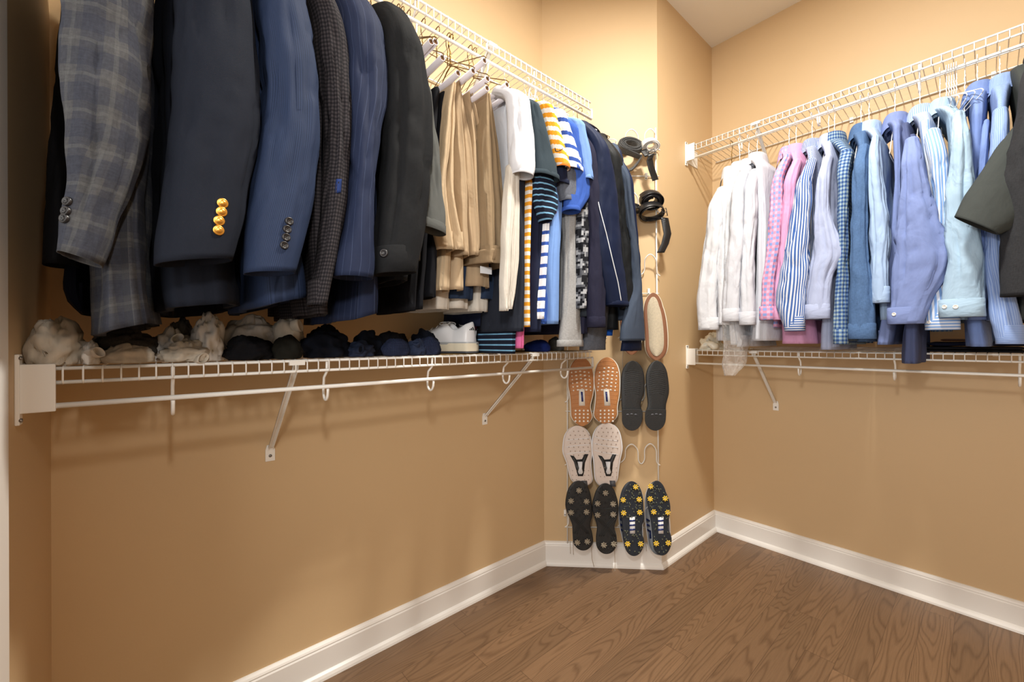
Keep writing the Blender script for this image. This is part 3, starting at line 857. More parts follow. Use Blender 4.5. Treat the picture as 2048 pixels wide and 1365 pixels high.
# --- suits and coats, from the entry wall along the left bar
garment('jacket', 'black jacket behind the grey-blue plaid jacket, hanging nearest the entry wall', 'jacket', GL, 'L', F_BLACK,
        sleeve=[(-560, 105, 190), (0, 118, 200), (200, 108, 190), (350, 96, 180), (450, 88, 170), (533, 84, 160)], cs=0.06, cn=0.05, cf=-0.26, depth=0.04,
        body=[(-560, 120, 190), (0, 130, 190), (533, 118, 170), (590, 117, 172), (622, 150, 175)], bodymat=F_NAVYB, ztip=None, ztop=1.93, wr=0.004, fold=0.004)
garment('jacket', 'grey-blue plaid tweed jacket with three dark sleeve buttons', 'jacket', GL, 'L', F_PLAID,
        sleeve=[(-520, 150, 300), (-200, 130, 305), (0, 122, 306), (100, 121, 302), (200, 124, 296), (300, 128, 284), (370, 130, 262), (430, 124, 240), (480, 116, 226), (520, 112, 208)], cs=0.235, cn=0.20,
        body=[(-520, 180, 300), (0, 180, 300), (300, 175, 297), (450, 172, 298), (560, 172, 305), (655, 168, 320)], depth=0.05, wr=0.010, fold=0.012, tilt=-0.008, htilt=0.012,
        buttons=[(137, 404, 0.0065, 'dark'), (134, 423, 0.0065, 'dark'), (131, 438, 0.0065, 'dark')])
garment('blazer', 'dark navy blazer with four gilt buttons on its sleeve', 'jacket', GL, 'L', F_BLAZER,
        sleeve=[(-480, 370, 490), (-200, 350, 500), (0, 346, 508), (100, 345, 516), (200, 343, 520), (260, 338, 516), (340, 328, 500), (420, 316, 490), (490, 306, 476), (526, 305, 466)], cs=0.235, cn=0.20,
        body=[(-480, 330, 470), (0, 310, 470), (400, 305, 480), (560, 310, 492), (610, 320, 497)], depth=0.055, wr=0.006, fold=0.010, tilt=0.010, htilt=0.008,
        buttons=[(445, 407, 0.0082, 'gold'), (443, 424, 0.0082, 'gold'), (438, 442, 0.0082, 'gold'), (437, 461, 0.0082, 'gold')])
garment('suit_jacket', 'medium blue suit jacket with four dark horn buttons on its sleeve', 'jacket', GL, 'L', F_BLUESUIT,
        sleeve=[(-420, 520, 590), (-200, 512, 600), (0, 510, 612), (100, 516, 632), (200, 522, 641), (300, 518, 638), (400, 503, 624), (480, 490, 606), (548, 486, 590)], cs=0.235, cn=0.20,
        body=[(-420, 505, 590), (0, 500, 590), (400, 490, 600), (560, 495, 634), (602, 500, 636)], depth=0.05, wr=0.006, fold=0.012, tilt=0.004, htilt=0.016, cf=-0.20,
        buttons=[(578, 443, 0.0072, 'dark'), (574, 459, 0.0072, 'dark'), (572, 475, 0.0072, 'dark'), (568, 491, 0.0072, 'dark')])
garment('jacket', 'brown-black checked wool jacket with a blue patch, between two blue suit jackets', 'jacket', GL, 'L', F_HOUND,
        sleeve=[(-360, 610, 650), (-100, 612, 660), (0, 618, 668), (100, 628, 690), (200, 642, 697), (300, 648, 696), (400, 644, 688), (500, 636, 672), (560, 626, 660), (612, 616, 650)], cs=0.215, cn=0.19,
        body=[(-360, 610, 650), (0, 610, 655), (400, 618, 660), (560, 622, 668), (628, 628, 672)], depth=0.05, wr=0.006, fold=0.012)
garment('suit_jacket', 'blue pinstripe suit jacket with flared open cuff beside the black coat', 'jacket', GL, 'L', F_PIN,
        sleeve=[(-330, 670, 730), (-100, 664, 745), (0, 668, 758), (100, 682, 766), (200, 692, 768), (300, 694, 752), (400, 690, 742), (480, 678, 742), (530, 664, 744), (558, 664, 740)], cs=0.225, cn=0.20,
        body=[(-330, 680, 740), (0, 690, 750), (300, 690, 766), (450, 700, 768), (560, 700, 770), (632, 696, 770)], depth=0.05, wr=0.007, fold=0.012, cf=-0.20, lean=0.01, htilt=0.012)
c_ = garment('coat', 'black felted wool coat with a buttoned cuff strap, next to the trousers', 'coat', GL, 'L', F_COAT,
        sleeve=[(-300, 760, 800), (-80, 752, 800), (0, 755, 815), (60, 760, 832), (120, 762, 844), (200, 768, 857), (300, 768, 858), (380, 762, 855), (440, 755, 848), (500, 748, 838), (548, 746, 826)], cs=0.235, cn=0.20,
        body=[(-300, 775, 810), (0, 790, 830), (200, 800, 852), (400, 790, 845), (500, 785, 835), (560, 785, 828)], depth=0.055, wr=0.007, fold=0.008, tilt=0.006, cuff=0.055, cf=-0.18,
        buttons=[(768, 507, 0.0088, 'dark')])
garment('shirt', 'grey olive shirt with a folded cuff, squeezed between black coat and khaki trousers', 'shirt', GL, 'L', F_OLIVE,
        sleeve=[(140, 834, 848), (230, 838, 862), (300, 838, 874), (380, 840, 882), (430, 838, 888), (462, 836, 888)], cs=0.20, cn=0.17, depth=0.03, cuff=0.02,
        body=[(140, 836, 852), (300, 836, 858), (520, 826, 846)], wr=0.006, cf=-0.2, tilt=-0.006, far_sleeve=False, ztop=1.88, neck=0.12)

for o in [o for o in COL.objects if o.get('group') == GL]:
    if 'grey olive' in o['label']: continue
    hanger('L', o.location.y, 2.005, 'gold', 'wire hanger holding the ' + o['label'].split(' with ')[0].split(' between ')[0].split(' behind ')[0].split(' beside ')[0], drop=0.10, span=0.15, bar_drop=0.13, group='hangers of the suits and coats')

# --- hangers with cardboard tubes and the trousers on them
TP = [(861, 85), (870, 85), (883.6, 117), (915, 148), (945, 143.6), (967.7, 123), (973.8, 159), (972.8, 178), (1012.8, 171), (1022, 186.6)]
HL = ['brass wire hanger with bare white tube right beside the black wool coat', 'brass wire hanger with bare white tube, second out from the black wool coat',
      'brass wire hanger whose white tube sits lowest of the three by the black coat', 'brass wire hanger carrying black trousers on its white tube',
      'brass wire hanger carrying the light khaki trousers', 'brass wire hanger with a bare tube raised highest above the khaki trousers',
      'brass wire hanger carrying the tan trousers with gathered legs', 'brass wire hanger with a short visible tube between tan trousers',
      'brass wire hanger carrying the dark tan trousers', 'brass wire hanger with a bare tube in front of the white shirt']
for i, (px, py) in enumerate(TP):
    a, z = pxac('L', px, py, 0.185)
    hanger('L', a, 2.005, 'gold', HL[i], tube=True, tz=z, yaw=0.0 , group='tube hangers on the upper left bar')
GT = 'trousers folded over tube hangers'
trousers('black trousers on tube hanger, longest and nearest the black wool coat', 'L', F_BLACKT, [(183, 868, 900), (250, 862, 894), (400, 838, 870), (560, 822, 856), (622, 818, 853)], 0.13, -0.10, 2, GT)
trousers('black trousers hidden mostly behind the khaki pair, with a shorter straight hem', 'L', F_BLACKT, [(183, 886, 903), (330, 874, 892), (500, 860, 880), (594, 856, 878)], 0.12, -0.10, 1, GT)
trousers('lightest khaki chinos, folded right beside the black trousers', 'L', F_KHAKI, [(166, 905, 916), (220, 896, 916), (300, 886, 914), (360, 880, 915), (402, 878, 920), (470, 880, 938), (500, 884, 942)], 0.15, -0.12, 2, GT, wr=0.008)
trousers('khaki chinos, the pair just right of the light khaki chinos', 'L', F_KHAKI2, [(168, 916, 926), (230, 916, 938), (300, 918, 952), (400, 920, 960), (480, 922, 968), (512, 926, 966)], 0.135, -0.12, 2, GT, wr=0.007)
trousers('tan trousers with gathered narrow legs between khaki pairs', 'L', F_KHAKI2, [(190, 938, 948), (240, 942, 962), (290, 946, 972), (400, 950, 978), (470, 954, 984), (500, 954, 984)], 0.125, -0.12, 3, GT, wr=0.006)
trousers('dark tan trousers with wide flared waist end', 'L', F_TAN, [(188, 972, 986), (240, 970, 997), (300, 968, 1008), (400, 970, 1018), (470, 970, 1024), (522, 972, 1028)], 0.155, -0.12, 2, GT, band=[(527, 968, 1029, 0.035)], wr=0.006)
trousers('khaki trouser hem hanging lower than the light khaki chinos', 'L', F_KHAKI, [(300, 896, 930), (500, 884, 936), (582, 878, 938)], 0.10, -0.14, 2, GT)
t_ = trousers('tan shorts hem with a white care tag, below the dark tan trousers', 'L', F_KHAKI2, [(300, 945, 985), (500, 942, 988), (573, 940, 989)], 0.09, -0.14, 1, GT, name='shorts')
mb = MB(); p0 = pxac('L', 958, 533, 0.10); p1 = pxac('L', 981, 550, 0.10)
mb.box(W('L', (p0[0]+p1[0])/2, 0.106, (p0[1]+p1[1])/2), (0.001, abs(p1[0]-p0[0]), abs(p1[1]-p0[1]))); mb.build('care_tag', M_PIPE, t_, smooth=False)
trousers('dark denim jeans hem with stitched edge behind the tan shorts', 'L', F_DENIM, [(300, 920, 1000), (560, 905, 1008), (600, 903, 1007)], 0.06, -0.15, 2, GT, name='jeans')
trousers('pale stone trousers with long hem behind the denim', 'L', F_STONE, [(320, 890, 1010), (560, 870, 1020), (622, 866, 1018)], 0.045, -0.16, 4, GT)
trousers('light stone trousers hanging in one narrow column beside the dark slate shirt', 'L', F_STONE, [(335, 1022, 1042), (400, 1016, 1043), (480, 1012, 1041), (550, 1010, 1037), (622, 1010, 1028)], 0.195, 0.165, 2, GT)

def line_on(parent, mesh_obj, pxs, r, mat, name):
    me = mesh_obj.data; off = rootloc(mesh_obj)
    bv = BVHTree.FromPolygons([tuple(v.co + off) for v in me.vertices], [tuple(p.vertices) for p in me.polygons])
    P = []
    for i in range(len(pxs)-1):
        for k in range(10):
            f = k/10
            d = ray(lerp(pxs[i][0], pxs[i+1][0], f), lerp(pxs[i][1], pxs[i+1][1], f)).normalized()
            h = bv.ray_cast(CP, d)
            if h[0] is not None: P.append(h[0] - d*0.0006)
    if len(P) > 2:
        mb = MB(); mb.tube(P, r, 6); return mb.build(name, mat, parent)
# --- polo shirts and tops
GS = 'polo shirts and tops on the upper left bar'
def polo(label, mat, sleeve, body, **k):
    kw = dict(cs=0.20, cn=0.17, cf=-0.22, depth=0.035, wr=0.005, fold=0.006, neck=0.075, far_sleeve=False, cuff=0.012)
    nm = k.pop('name', 'polo_shirt'); cat = k.pop('cat', 'shirt')
    kw.update(k)
    return garment(nm, label, cat, GS, 'L', mat, sleeve=sleeve, body=body, **kw)
polo('white polo shirt with short sleeve folded below the last tube hanger', F_WHITE, [(172, 1012, 1046), (220, 1016, 1054), (290, 1020, 1063), (335, 1022, 1066), (352, 1028, 1062)],
     [(175, 1000, 1034), (230, 1006, 1036), (400, 1016, 1036), (500, 1012, 1030)], hang=(1012, 160), ztop=1.885, wr=0.007, cn=0.13)
polo('slate green polo shirt hanging between the white and the orange striped shirts', F_SLATE, [(190, 1046, 1058), (230, 1050, 1076), (280, 1056, 1094), (320, 1062, 1108), (356, 1066, 1113)],
     [(200, 1040, 1060), (350, 1036, 1062), (450, 1036, 1060), (520, 1036, 1060), (600, 1034, 1058), (663, 1030, 1057)], bodymat=F_SLATEB, hang=(1052, 178), ztop=1.88, far_hem=0.055)
polo('orange and white striped polo shirt', F_ORG, [(196, 1070, 1088), (230, 1078, 1102), (280, 1090, 1118), (320, 1102, 1130), (338, 1110, 1134)],
     [(200, 1066, 1084), (350, 1058, 1072), (480, 1054, 1066), (560, 1052, 1064), (654, 1054, 1064)], hang=(1064, 188), ztop=1.875, fold=0.003, cuffmat=F_ORANGE)
og = [o for o in COL.objects if o.get('label', '').startswith('orange and white')][0]
ogs = [o for o in COL.objects if o.parent == og and o.name.startswith('sleeve')][0]
for r_, pts in ((0.0016, [(1110, 296), (1111, 302), (1115, 303)]), (0.0011, [(1114, 303), (1120, 301), (1126, 297)])):
    if r_ == 0.0016: sw = line_on(og, ogs, pts, r_, M_BLACKP, 'sleeve_mark')
    else: line_on(og, ogs, pts, r_, M_BLACKP, 'sleeve_mark')
polo('navy polo shirt with sky blue stripes below the slate green polo', F_NLB, [(300, 1066, 1090), (350, 1064, 1100), (390, 1066, 1110), (420, 1072, 1108), (444, 1084, 1096)],
     [(300, 1034, 1054), (500, 1026, 1042), (640, 1024, 1038), (690, 1020, 1037), (708, 1022, 1036)], far_hem=0.045, cs=0.17, cn=0.13, hang=(1046, 180), ztop=1.86, cuff=0)
polo('dark navy far part of the slate green polo shirt, behind the stone trousers, hem just above the white sneakers', F_NAVYJ, None,
     [(300, 992, 1012), (500, 986, 1008), (652, 978, 1006)], cn=0.04, cf=-0.27, hang=(1040, 178), ztop=1.86, cuff=0)  # separate dark slab added for the far part of the slate polo
polo('pink polo shirt showing a narrow strip beside the orange stripes', F_PINK, [(330, 1082, 1098), (400, 1088, 1104), (428, 1092, 1106)],
     [(300, 1048, 1078), (420, 1044, 1074), (480, 1046, 1066), (560, 1046, 1056), (697, 1038, 1052)], cs=0.16, cn=0.14, hang=(1060, 188), ztop=1.865, cuff=0, fold=0.003)
polo('plain navy polo shirt between orange striped and white striped shirts', F_NAVYJ, [(220, 1090, 1106), (300, 1100, 1122), (370, 1104, 1132)],
     [(220, 1076, 1100), (400, 1070, 1100), (560, 1066, 1094), (664, 1064, 1090)], cs=0.18, cn=0.15, hang=(1076, 192), ztop=1.865, fold=0.004)
polo('white polo shirt with broad royal blue stripes', F_WB, [(205, 1096, 1114), (240, 1104, 1126), (290, 1116, 1144), (330, 1124, 1158), (342, 1128, 1160)],
     [(210, 1090, 1110), (350, 1092, 1112), (450, 1092, 1104), (560, 1086, 1096), (638, 1082, 1092)], hang=(1090, 193), ztop=1.875, fold=0.003)
polo('grey heather polo shirt with darker cuff under the white striped one', F_HEATHD, [(300, 1116, 1146), (350, 1120, 1154), (384, 1118, 1156), (404, 1122, 1140)],
     [(300, 1098, 1116), (420, 1094, 1108), (640, 1090, 1104)], cs=0.18, cn=0.12, hang=(1098, 196), ztop=1.865)
polo('royal blue heather polo shirt with sleeve hem turned up', F_ROYAL, [(215, 1124, 1140), (280, 1132, 1160), (340, 1136, 1172), (390, 1140, 1174), (424, 1130, 1154)],
     [(300, 1100, 1122), (480, 1096, 1112), (648, 1078, 1106)], cs=0.19, cn=0.15, hang=(1108, 198), ztop=1.865, fold=0.004)
polo('sky blue mesh polo shirt with long pale hem above the knit cap', F_SKY, [(212, 1134, 1150), (250, 1140, 1160), (310, 1150, 1174), (350, 1158, 1180), (362, 1160, 1181)],
     [(240, 1112, 1134), (420, 1106, 1132), (520, 1100, 1128), (648, 1098, 1126)], cs=0.20, cn=0.17, hang=(1118, 200), ztop=1.87, fold=0.005)
polo('orange polo shirt of which only the sleeve end shows behind the royal blue one', F_ORANGE, [(300, 1150, 1168), (370, 1156, 1180), (412, 1158, 1182)],
     [(300, 1128, 1140), (600, 1124, 1134)], cs=0.15, cn=0.08, hang=(1126, 203), ztop=1.86, fold=0.003)
polo('light grey heather sweatshirt whose cuff reaches down to the shelf', F_HEATH, [(300, 1132, 1152), (430, 1128, 1152), (500, 1128, 1156), (600, 1126, 1160), (693, 1118, 1163)],
     [(300, 1128, 1145), (500, 1122, 1140), (640, 1122, 1136)], cs=0.14, cn=0.10, hang=(1132, 204), ztop=1.86, cuff=0.020, name='sweatshirt', depth=0.03)
polo('black and grey digital camouflage shirt seen as a narrow strip', F_CAMO, [(240, 1150, 1160), (400, 1153, 1168), (500, 1154, 1168), (618, 1154, 1164)],
     [(300, 1150, 1162), (600, 1150, 1162)], cs=0.17, cn=0.12, hang=(1140, 206), ztop=1.86, cuff=0, name='shirt')
polo('charcoal grey long sleeve top next to the camouflage shirt', F_DGREY, [(240, 1152, 1168), (400, 1162, 1180), (500, 1164, 1180), (634, 1164, 1178)],
     [(300, 1158, 1172), (600, 1158, 1172)], cs=0.165, cn=0.12, hang=(1146, 208), ztop=1.86, cuff=0, name='long_sleeve_top')
polo('purple navy fleece sweatshirt with ribbed cuff, left of the navy track jacket', F_PURP, [(248, 1154, 1174), (300, 1164, 1188), (400, 1172, 1200), (500, 1178, 1204), (600, 1178, 1206), (655, 1180, 1204)],
     [(260, 1156, 1176), (400, 1166, 1186), (668, 1164, 1182)], cs=0.20, cn=0.17, hang=(1150, 209), ztop=1.865, cuff=0.035, name='sweatshirt')
tj = polo('navy track jacket with white piping down its sleeve', F_TRACK, [(236, 1168, 1192), (270, 1176, 1200), (320, 1184, 1212), (390, 1188, 1228), (450, 1190, 1234), (505, 1192, 1238), (560, 1202, 1246), (612, 1214, 1250)],
     [(236, 1158, 1185), (400, 1180, 1205), (640, 1184, 1208)], cs=0.215, cn=0.18, hang=(1158, 212), ztop=1.88, cuff=0.015, name='track_jacket', cat='jacket', neck=0.12, depth=0.042)
hj = [o for o in COL.objects if 'blue patch' in o.get('label', '') and o.get('category') == 'jacket'][0]
hs = [o for o in COL.objects if o.parent == hj and o.name.startswith('sleeve')][0]
_bv = BVHTree.FromPolygons([tuple(v.co + rootloc(hs)) for v in hs.data.vertices], [tuple(q_.vertices) for q_ in hs.data.polygons])
mb = MB(); gr = []
for i in range(6):
    row = []
    for j in range(4):
        d = ray(lerp(672, 684, j/3) - i*0.4, lerp(358, 386, i/5)).normalized(); h_ = _bv.ray_cast(CP, d)
        if h_[0] is not None: row.append(h_[0]-d*0.001)
    if len(row) == 4: gr.append(row)
if len(gr) > 1:
    mb.ring_loft(gr, [[(p_.y, p_.z) for p_ in r_] for r_ in gr], closed=False)
    o_ = mb.build('patch', fabric('blue_patch_cloth', (30, 48, 96), weave=0.6), hj); sd_ = o_.modifiers.new('thickness', 'SOLIDIFY'); sd_.thickness = 0.001
gs = [o for o in COL.objects if o.parent == tj and o.name.startswith('sleeve')][0]
line_on(tj, gs, [(1190, 375), (1200, 420), (1212, 465), (1226, 524), (1236, 565), (1243, 606)], 0.0016, M_PIPE, 'piping')
polo('black nylon jacket between navy track jacket and grey-blue top', F_BLACKJ, [(242, 1204, 1222), (276, 1206, 1230), (352, 1216, 1238), (429, 1226, 1252), (505, 1235, 1260), (560, 1238, 1268), (620, 1244, 1273)],
     [(244, 1194, 1218), (400, 1212, 1230), (660, 1224, 1245)], cs=0.205, cn=0.17, hang=(1172, 222), ztop=1.875, cuff=0, name='jacket', cat='jacket', neck=0.12, wr=0.009)
polo('grey-blue long sleeve top, second from the shoe rack', F_GBLUE, [(300, 1234, 1245), (390, 1244, 1254), (505, 1258, 1270), (581, 1262, 1278), (657, 1244, 1286), (682, 1242, 1287)],
     [(310, 1232, 1246), (640, 1250, 1270)], cs=0.225, cn=0.19, cf=-0.14, hang=(1176, 224), ztop=1.85, cuff=0, name='long_sleeve_top', neck=0.10, depth=0.03)
polo('navy top hanging last on the bar beside the shoe rack', F_TRACK, [(306, 1244, 1254), (400, 1252, 1260), (505, 1262, 1272), (600, 1258, 1278), (702, 1243, 1281)],
     [(320, 1240, 1252), (640, 1256, 1272)], cs=0.21, cn=0.18, cf=-0.12, hang=(1179, 226), ztop=1.84, cuff=0, name='long_sleeve_top', neck=0.10, depth=0.025)
polo('grey shirt whose wide open cuff rests near the shelf end', F_HEATHD, [(500, 1178, 1206), (600, 1172, 1214), (650, 1168, 1212), (700, 1164, 1206)],
     [(450, 1176, 1196), (640, 1176, 1196)], cs=0.13, cn=0.09, ztop=1.84, cuff=0.03, name='shirt', body_top=False, depth=0.035)
polo('bright blue shirt tail below the black nylon jacket', fabric('bright_blue_jersey', (30, 90, 190)), [(560, 1212, 1224), (620, 1210, 1226), (672, 1208, 1222)],
     [(500, 1206, 1222), (640, 1208, 1222)], cs=0.12, cn=0.08, ztop=1.84, cuff=0, name='shirt', body_top=False, depth=0.02)

# hangers of the tops
a0 = aL(1052, 178)
for i, (px, lb) in enumerate([(1012, 'white polo shirt'), (1052, 'slate green polo shirt'), (1064, 'orange striped polo shirt'), (1076, 'plain navy polo shirt'), (1090, 'white and blue striped polo shirt'), (1108, 'royal blue polo shirt'), (1118, 'sky blue polo shirt'),
                            (1132, 'light grey sweatshirt'), (1150, 'purple navy sweatshirt'), (1158, 'navy track jacket'), (1172, 'black nylon jacket')]):
    a, z = pxac('L', px, 200, 0)
    hanger('L', a, 2.005, 'plastic' if i != 9 else 'gold', 'white hanger holding the ' + lb, drop=0.10, span=0.15, bar_drop=0.12, group='white hangers on the upper left bar')

#PART3
# ------------------------------------------------------------------ dress shirts on the right
GR = 'dress shirts on the upper right bar'
R_WHITE = fabric('white_shirt_cotton', (206, 207, 212), crease=0.45, mott=0.02)
R_WHITE2 = fabric('white_oxford_cotton', (200, 202, 210), crease=0.4, mott=0.03)
R_PBCHK = fabric('pink_blue_gingham', (214, 172, 202), 'gingham', (204, 146, 176), (132, 152, 208), p=0.022, crease=0.35)
R_PINK = fabric('pink_shirt_cotton', (206, 152, 188), crease=0.35)
R_NST = fabric('navy_white_stripe_shirting', (204, 208, 220), 'vstripe', (62, 96, 158), p=0.0085, duty=0.52, crease=0.3)
R_LBG = fabric('pale_grey_blue_shirting', (166, 176, 206), crease=0.4)
R_GING = fabric('navy_green_gingham', (150, 168, 172), 'gingham', (92, 120, 158), (44, 70, 120), p=0.014, crease=0.3)
R_DEN = fabric('mid_blue_chambray', (76, 104, 144), mott=0.18, crease=0.35)
R_PALE = fabric('palest_blue_oxford', (160, 184, 216), mott=0.05, crease=0.45)
R_PERI = fabric('periwinkle_oxford', (118, 134, 182), mott=0.10, crease=0.35)
R_PERID = fabric('slate_periwinkle_oxford', (76, 86, 122), mott=0.10, crease=0.35)
R_BST = fabric('light_blue_stripe_shirting', (204, 211, 224), 'vstripe', (120, 156, 208), p=0.0095, duty=0.5, crease=0.35)
R_AQUA = fabric('pale_aqua_oxford', (158, 184, 206), mott=0.06, crease=0.6)
R_PER2 = fabric('light_periwinkle_cotton', (112, 134, 186), crease=0.3)
R_FST = fabric('fine_stripe_blue_shirting', (148, 170, 212), 'vstripe', (120, 146, 200), p=0.005, duty=0.5, crease=0.3)
R_GGRN = fabric('grey_green_twill', (58, 62, 61), crease=0.2)
R_CHAR = fabric('charcoal_felted_wool', (44, 45, 48), sheen=0.5, mott=0.22, crease=0.2)

def dshirt(label, mat, sleeve, body=None, hang=None, **k):
    kw = dict(cs=0.215, cn=0.18, cf=-0.25, depth=0.034, wr=0.006, fold=0.007, neck=0.065, collar=True, cuff=0.052, ztop=1.868, far_sleeve=True, gd=0.006)
    nm = k.pop('name', 'dress_shirt'); cat = k.pop('cat', 'shirt'); kw.update(k)
    return garment(nm, label, cat, GR, 'R', mat, sleeve=sleeve, body=body, hang=hang, **kw)
dshirt('white dress shirt leftmost on the right bar, sleeve hanging clear of the corner', R_WHITE,
       [(376, 1424, 1446), (410, 1418, 1446), (480, 1410, 1444), (550, 1399, 1438), (600, 1393, 1434), (660, 1398, 1437)],
       [(376, 1440, 1458), (500, 1432, 1452), (640, 1424, 1450), (682, 1426, 1450)], hang=(1463, 300), zc=-0.01)
dshirt('white dress shirt under the plastic bag, second from the corner', R_WHITE,
       [(366, 1444, 1462), (450, 1442, 1460), (560, 1436, 1458), (650, 1438, 1458)],
       [(366, 1452, 1470), (500, 1446, 1464), (690, 1456, 1476)], hang=(1479, 295), cs=0.20)
dshirt('white dress shirt with sharply creased sleeve, third from the corner', R_WHITE2,
       [(345, 1466, 1490), (400, 1464, 1492), (480, 1458, 1490), (560, 1449, 1484), (610, 1446, 1480), (643, 1447, 1479)],
       [(345, 1474, 1494), (500, 1468, 1486), (640, 1462, 1480), (694, 1466, 1492)], hang=(1497, 290), cs=0.225)
dshirt('white dress shirt with pointed standing collar and back yoke facing the room', R_WHITE2,
       [(340, 1492, 1510), (420, 1490, 1514), (500, 1486, 1508), (560, 1482, 1508), (620, 1481, 1511), (650, 1480, 1511)],
       [(330, 1504, 1530), (450, 1508, 1536), (560, 1504, 1540), (640, 1498, 1546), (682, 1494, 1546)], hang=(1514, 287), cs=0.21, fold=0.012, ztop=1.885)
dshirt('pink and blue gingham dress shirt beside the white shirts', R_PBCHK,
       [(310, 1560, 1574), (360, 1546, 1568), (420, 1541, 1566), (500, 1534, 1560), (560, 1526, 1552), (600, 1524, 1549), (640, 1520, 1549)],
       [(310, 1562, 1576), (500, 1548, 1564), (655, 1540, 1556)], hang=(1578, 268))
dshirt('plain pink dress shirt with pale pink collar', R_PINK,
       [(320, 1576, 1596), (370, 1570, 1594), (430, 1566, 1590), (500, 1560, 1580), (560, 1552, 1574), (640, 1548, 1568)],
       [(320, 1580, 1600), (500, 1570, 1594), (600, 1556, 1610), (688, 1550, 1624)], hang=(1592, 262), cs=0.205, fold=0.014)
dshirt('navy and white striped dress shirt with a banded open cuff', R_NST,
       [(318, 1606, 1626), (370, 1592, 1626), (420, 1582, 1626), (500, 1568, 1620), (560, 1556, 1618), (600, 1551, 1614), (662, 1570, 1609)],
       [(318, 1610, 1632), (500, 1604, 1626), (640, 1600, 1630)], hang=(1624, 250), cs=0.23, wr=0.007)
dshirt('pale grey-blue dress shirt with a bulging bent elbow', R_LBG,
       [(312, 1640, 1660), (370, 1634, 1662), (430, 1629, 1664), (480, 1624, 1680), (515, 1622, 1686), (550, 1618, 1670), (590, 1613, 1664), (638, 1612, 1660)],
       [(312, 1644, 1668), (480, 1650, 1674), (600, 1640, 1672), (700, 1632, 1672)], hang=(1657, 240), cs=0.225)
dshirt('navy green gingham dress shirt with dark collar turned outward', R_GING,
       [(300, 1672, 1702), (350, 1674, 1700), (420, 1676, 1698), (500, 1676, 1698), (580, 1670, 1696), (688, 1666, 1696)],
       [(300, 1674, 1702), (500, 1680, 1700), (690, 1672, 1694)], hang=(1669, 233), cs=0.21)
dshirt('mid blue chambray dress shirt beside the navy green gingham one', R_DEN,
       [(290, 1708, 1734), (340, 1704, 1736), (420, 1702, 1736), (500, 1700, 1738), (560, 1698, 1743), (610, 1695, 1750), (678, 1697, 1752)],
       [(290, 1710, 1738), (500, 1712, 1740), (684, 1705, 1745)], hang=(1722, 222), cs=0.22)
dshirt('palest blue narrow dress shirt between chambray and periwinkle shirts', R_PALE,
       [(272, 1737, 1756), (330, 1736, 1764), (400, 1738, 1774), (470, 1740, 1781), (520, 1741, 1778), (570, 1741, 1779), (606, 1744, 1781)],
       [(272, 1740, 1762), (500, 1750, 1776), (640, 1752, 1782)], hang=(1738, 214), cs=0.215)
dshirt('periwinkle dress shirt with wide bent elbow and open collar', R_PERI,
       [(275, 1804, 1836), (330, 1802, 1850), (380, 1798, 1862), (440, 1792, 1882), (490, 1788, 1898), (525, 1785, 1905), (560, 1784, 1892), (600, 1782, 1868), (648, 1776, 1848)],
       [(250, 1780, 1806), (400, 1780, 1806), (560, 1764, 1800), (690, 1746, 1782)], hang=(1790, 200), cs=0.235, wr=0.009, bodymat=R_PERI, buttons=[(1788, 629, 0.0058, 'pearl')])
dshirt('slate periwinkle dress shirt whose long tail hangs past the shelf edge', R_PERID,
       [(270, 1812, 1830), (400, 1812, 1835), (600, 1808, 1835)],
       [(280, 1800, 1826), (500, 1806, 1838), (640, 1800, 1840), (728, 1797, 1840)], hang=(1806, 196), cs=0.18, cn=0.19, cuff=0, collar=False, far_sleeve=False, ztop=1.85)
dshirt('light blue and white striped dress shirt with one pearl cuff button', R_BST,
       [(258, 1842, 1880), (310, 1856, 1894), (370, 1866, 1898), (440, 1872, 1902), (520, 1862, 1902), (590, 1842, 1916), (660, 1850, 1920)],
       [(240, 1832, 1868), (400, 1850, 1880), (640, 1846, 1890)], hang=(1840, 176), cs=0.205, buttons=[(1858, 645, 0.0056, 'pearl')])
dshirt('pale aqua dress shirt with two pearl cuff buttons', R_AQUA,
       [(222, 1900, 1930), (270, 1900, 1938), (330, 1896, 1944), (400, 1888, 1950), (470, 1886, 1964), (530, 1892, 1972), (580, 1884, 1972), (634, 1878, 1970)],
       [(222, 1888, 1926), (400, 1900, 1940), (640, 1906, 1948)], hang=(1880, 160), cs=0.24, wr=0.009, buttons=[(1889, 614, 0.0062, 'pearl'), (1911, 614, 0.0062, 'pearl')])
dshirt('light periwinkle dress shirt with a large soft collar behind the wire hangers', R_PER2,
       [(240, 1962, 1982), (350, 1955, 1975), (500, 1950, 1975), (640, 1936, 1972)],
       [(222, 1938, 1975), (400, 1935, 1968), (600, 1930, 1970), (694, 1934, 1985)], hang=(1955, 130), cs=0.19, ztop=1.885)
dshirt('fine-striped blue dress shirt with broad cuff beside the charcoal coat', R_FST,
       [(215, 1982, 2020), (300, 1976, 2020), (400, 1972, 2014), (500, 1970, 2012), (580, 1974, 2030), (640, 1980, 2044), (688, 1992, 2052)],
       [(215, 1985, 2020), (400, 1975, 2015), (640, 1975, 2030)], hang=(2000, 120), cs=0.22, ztop=1.885)
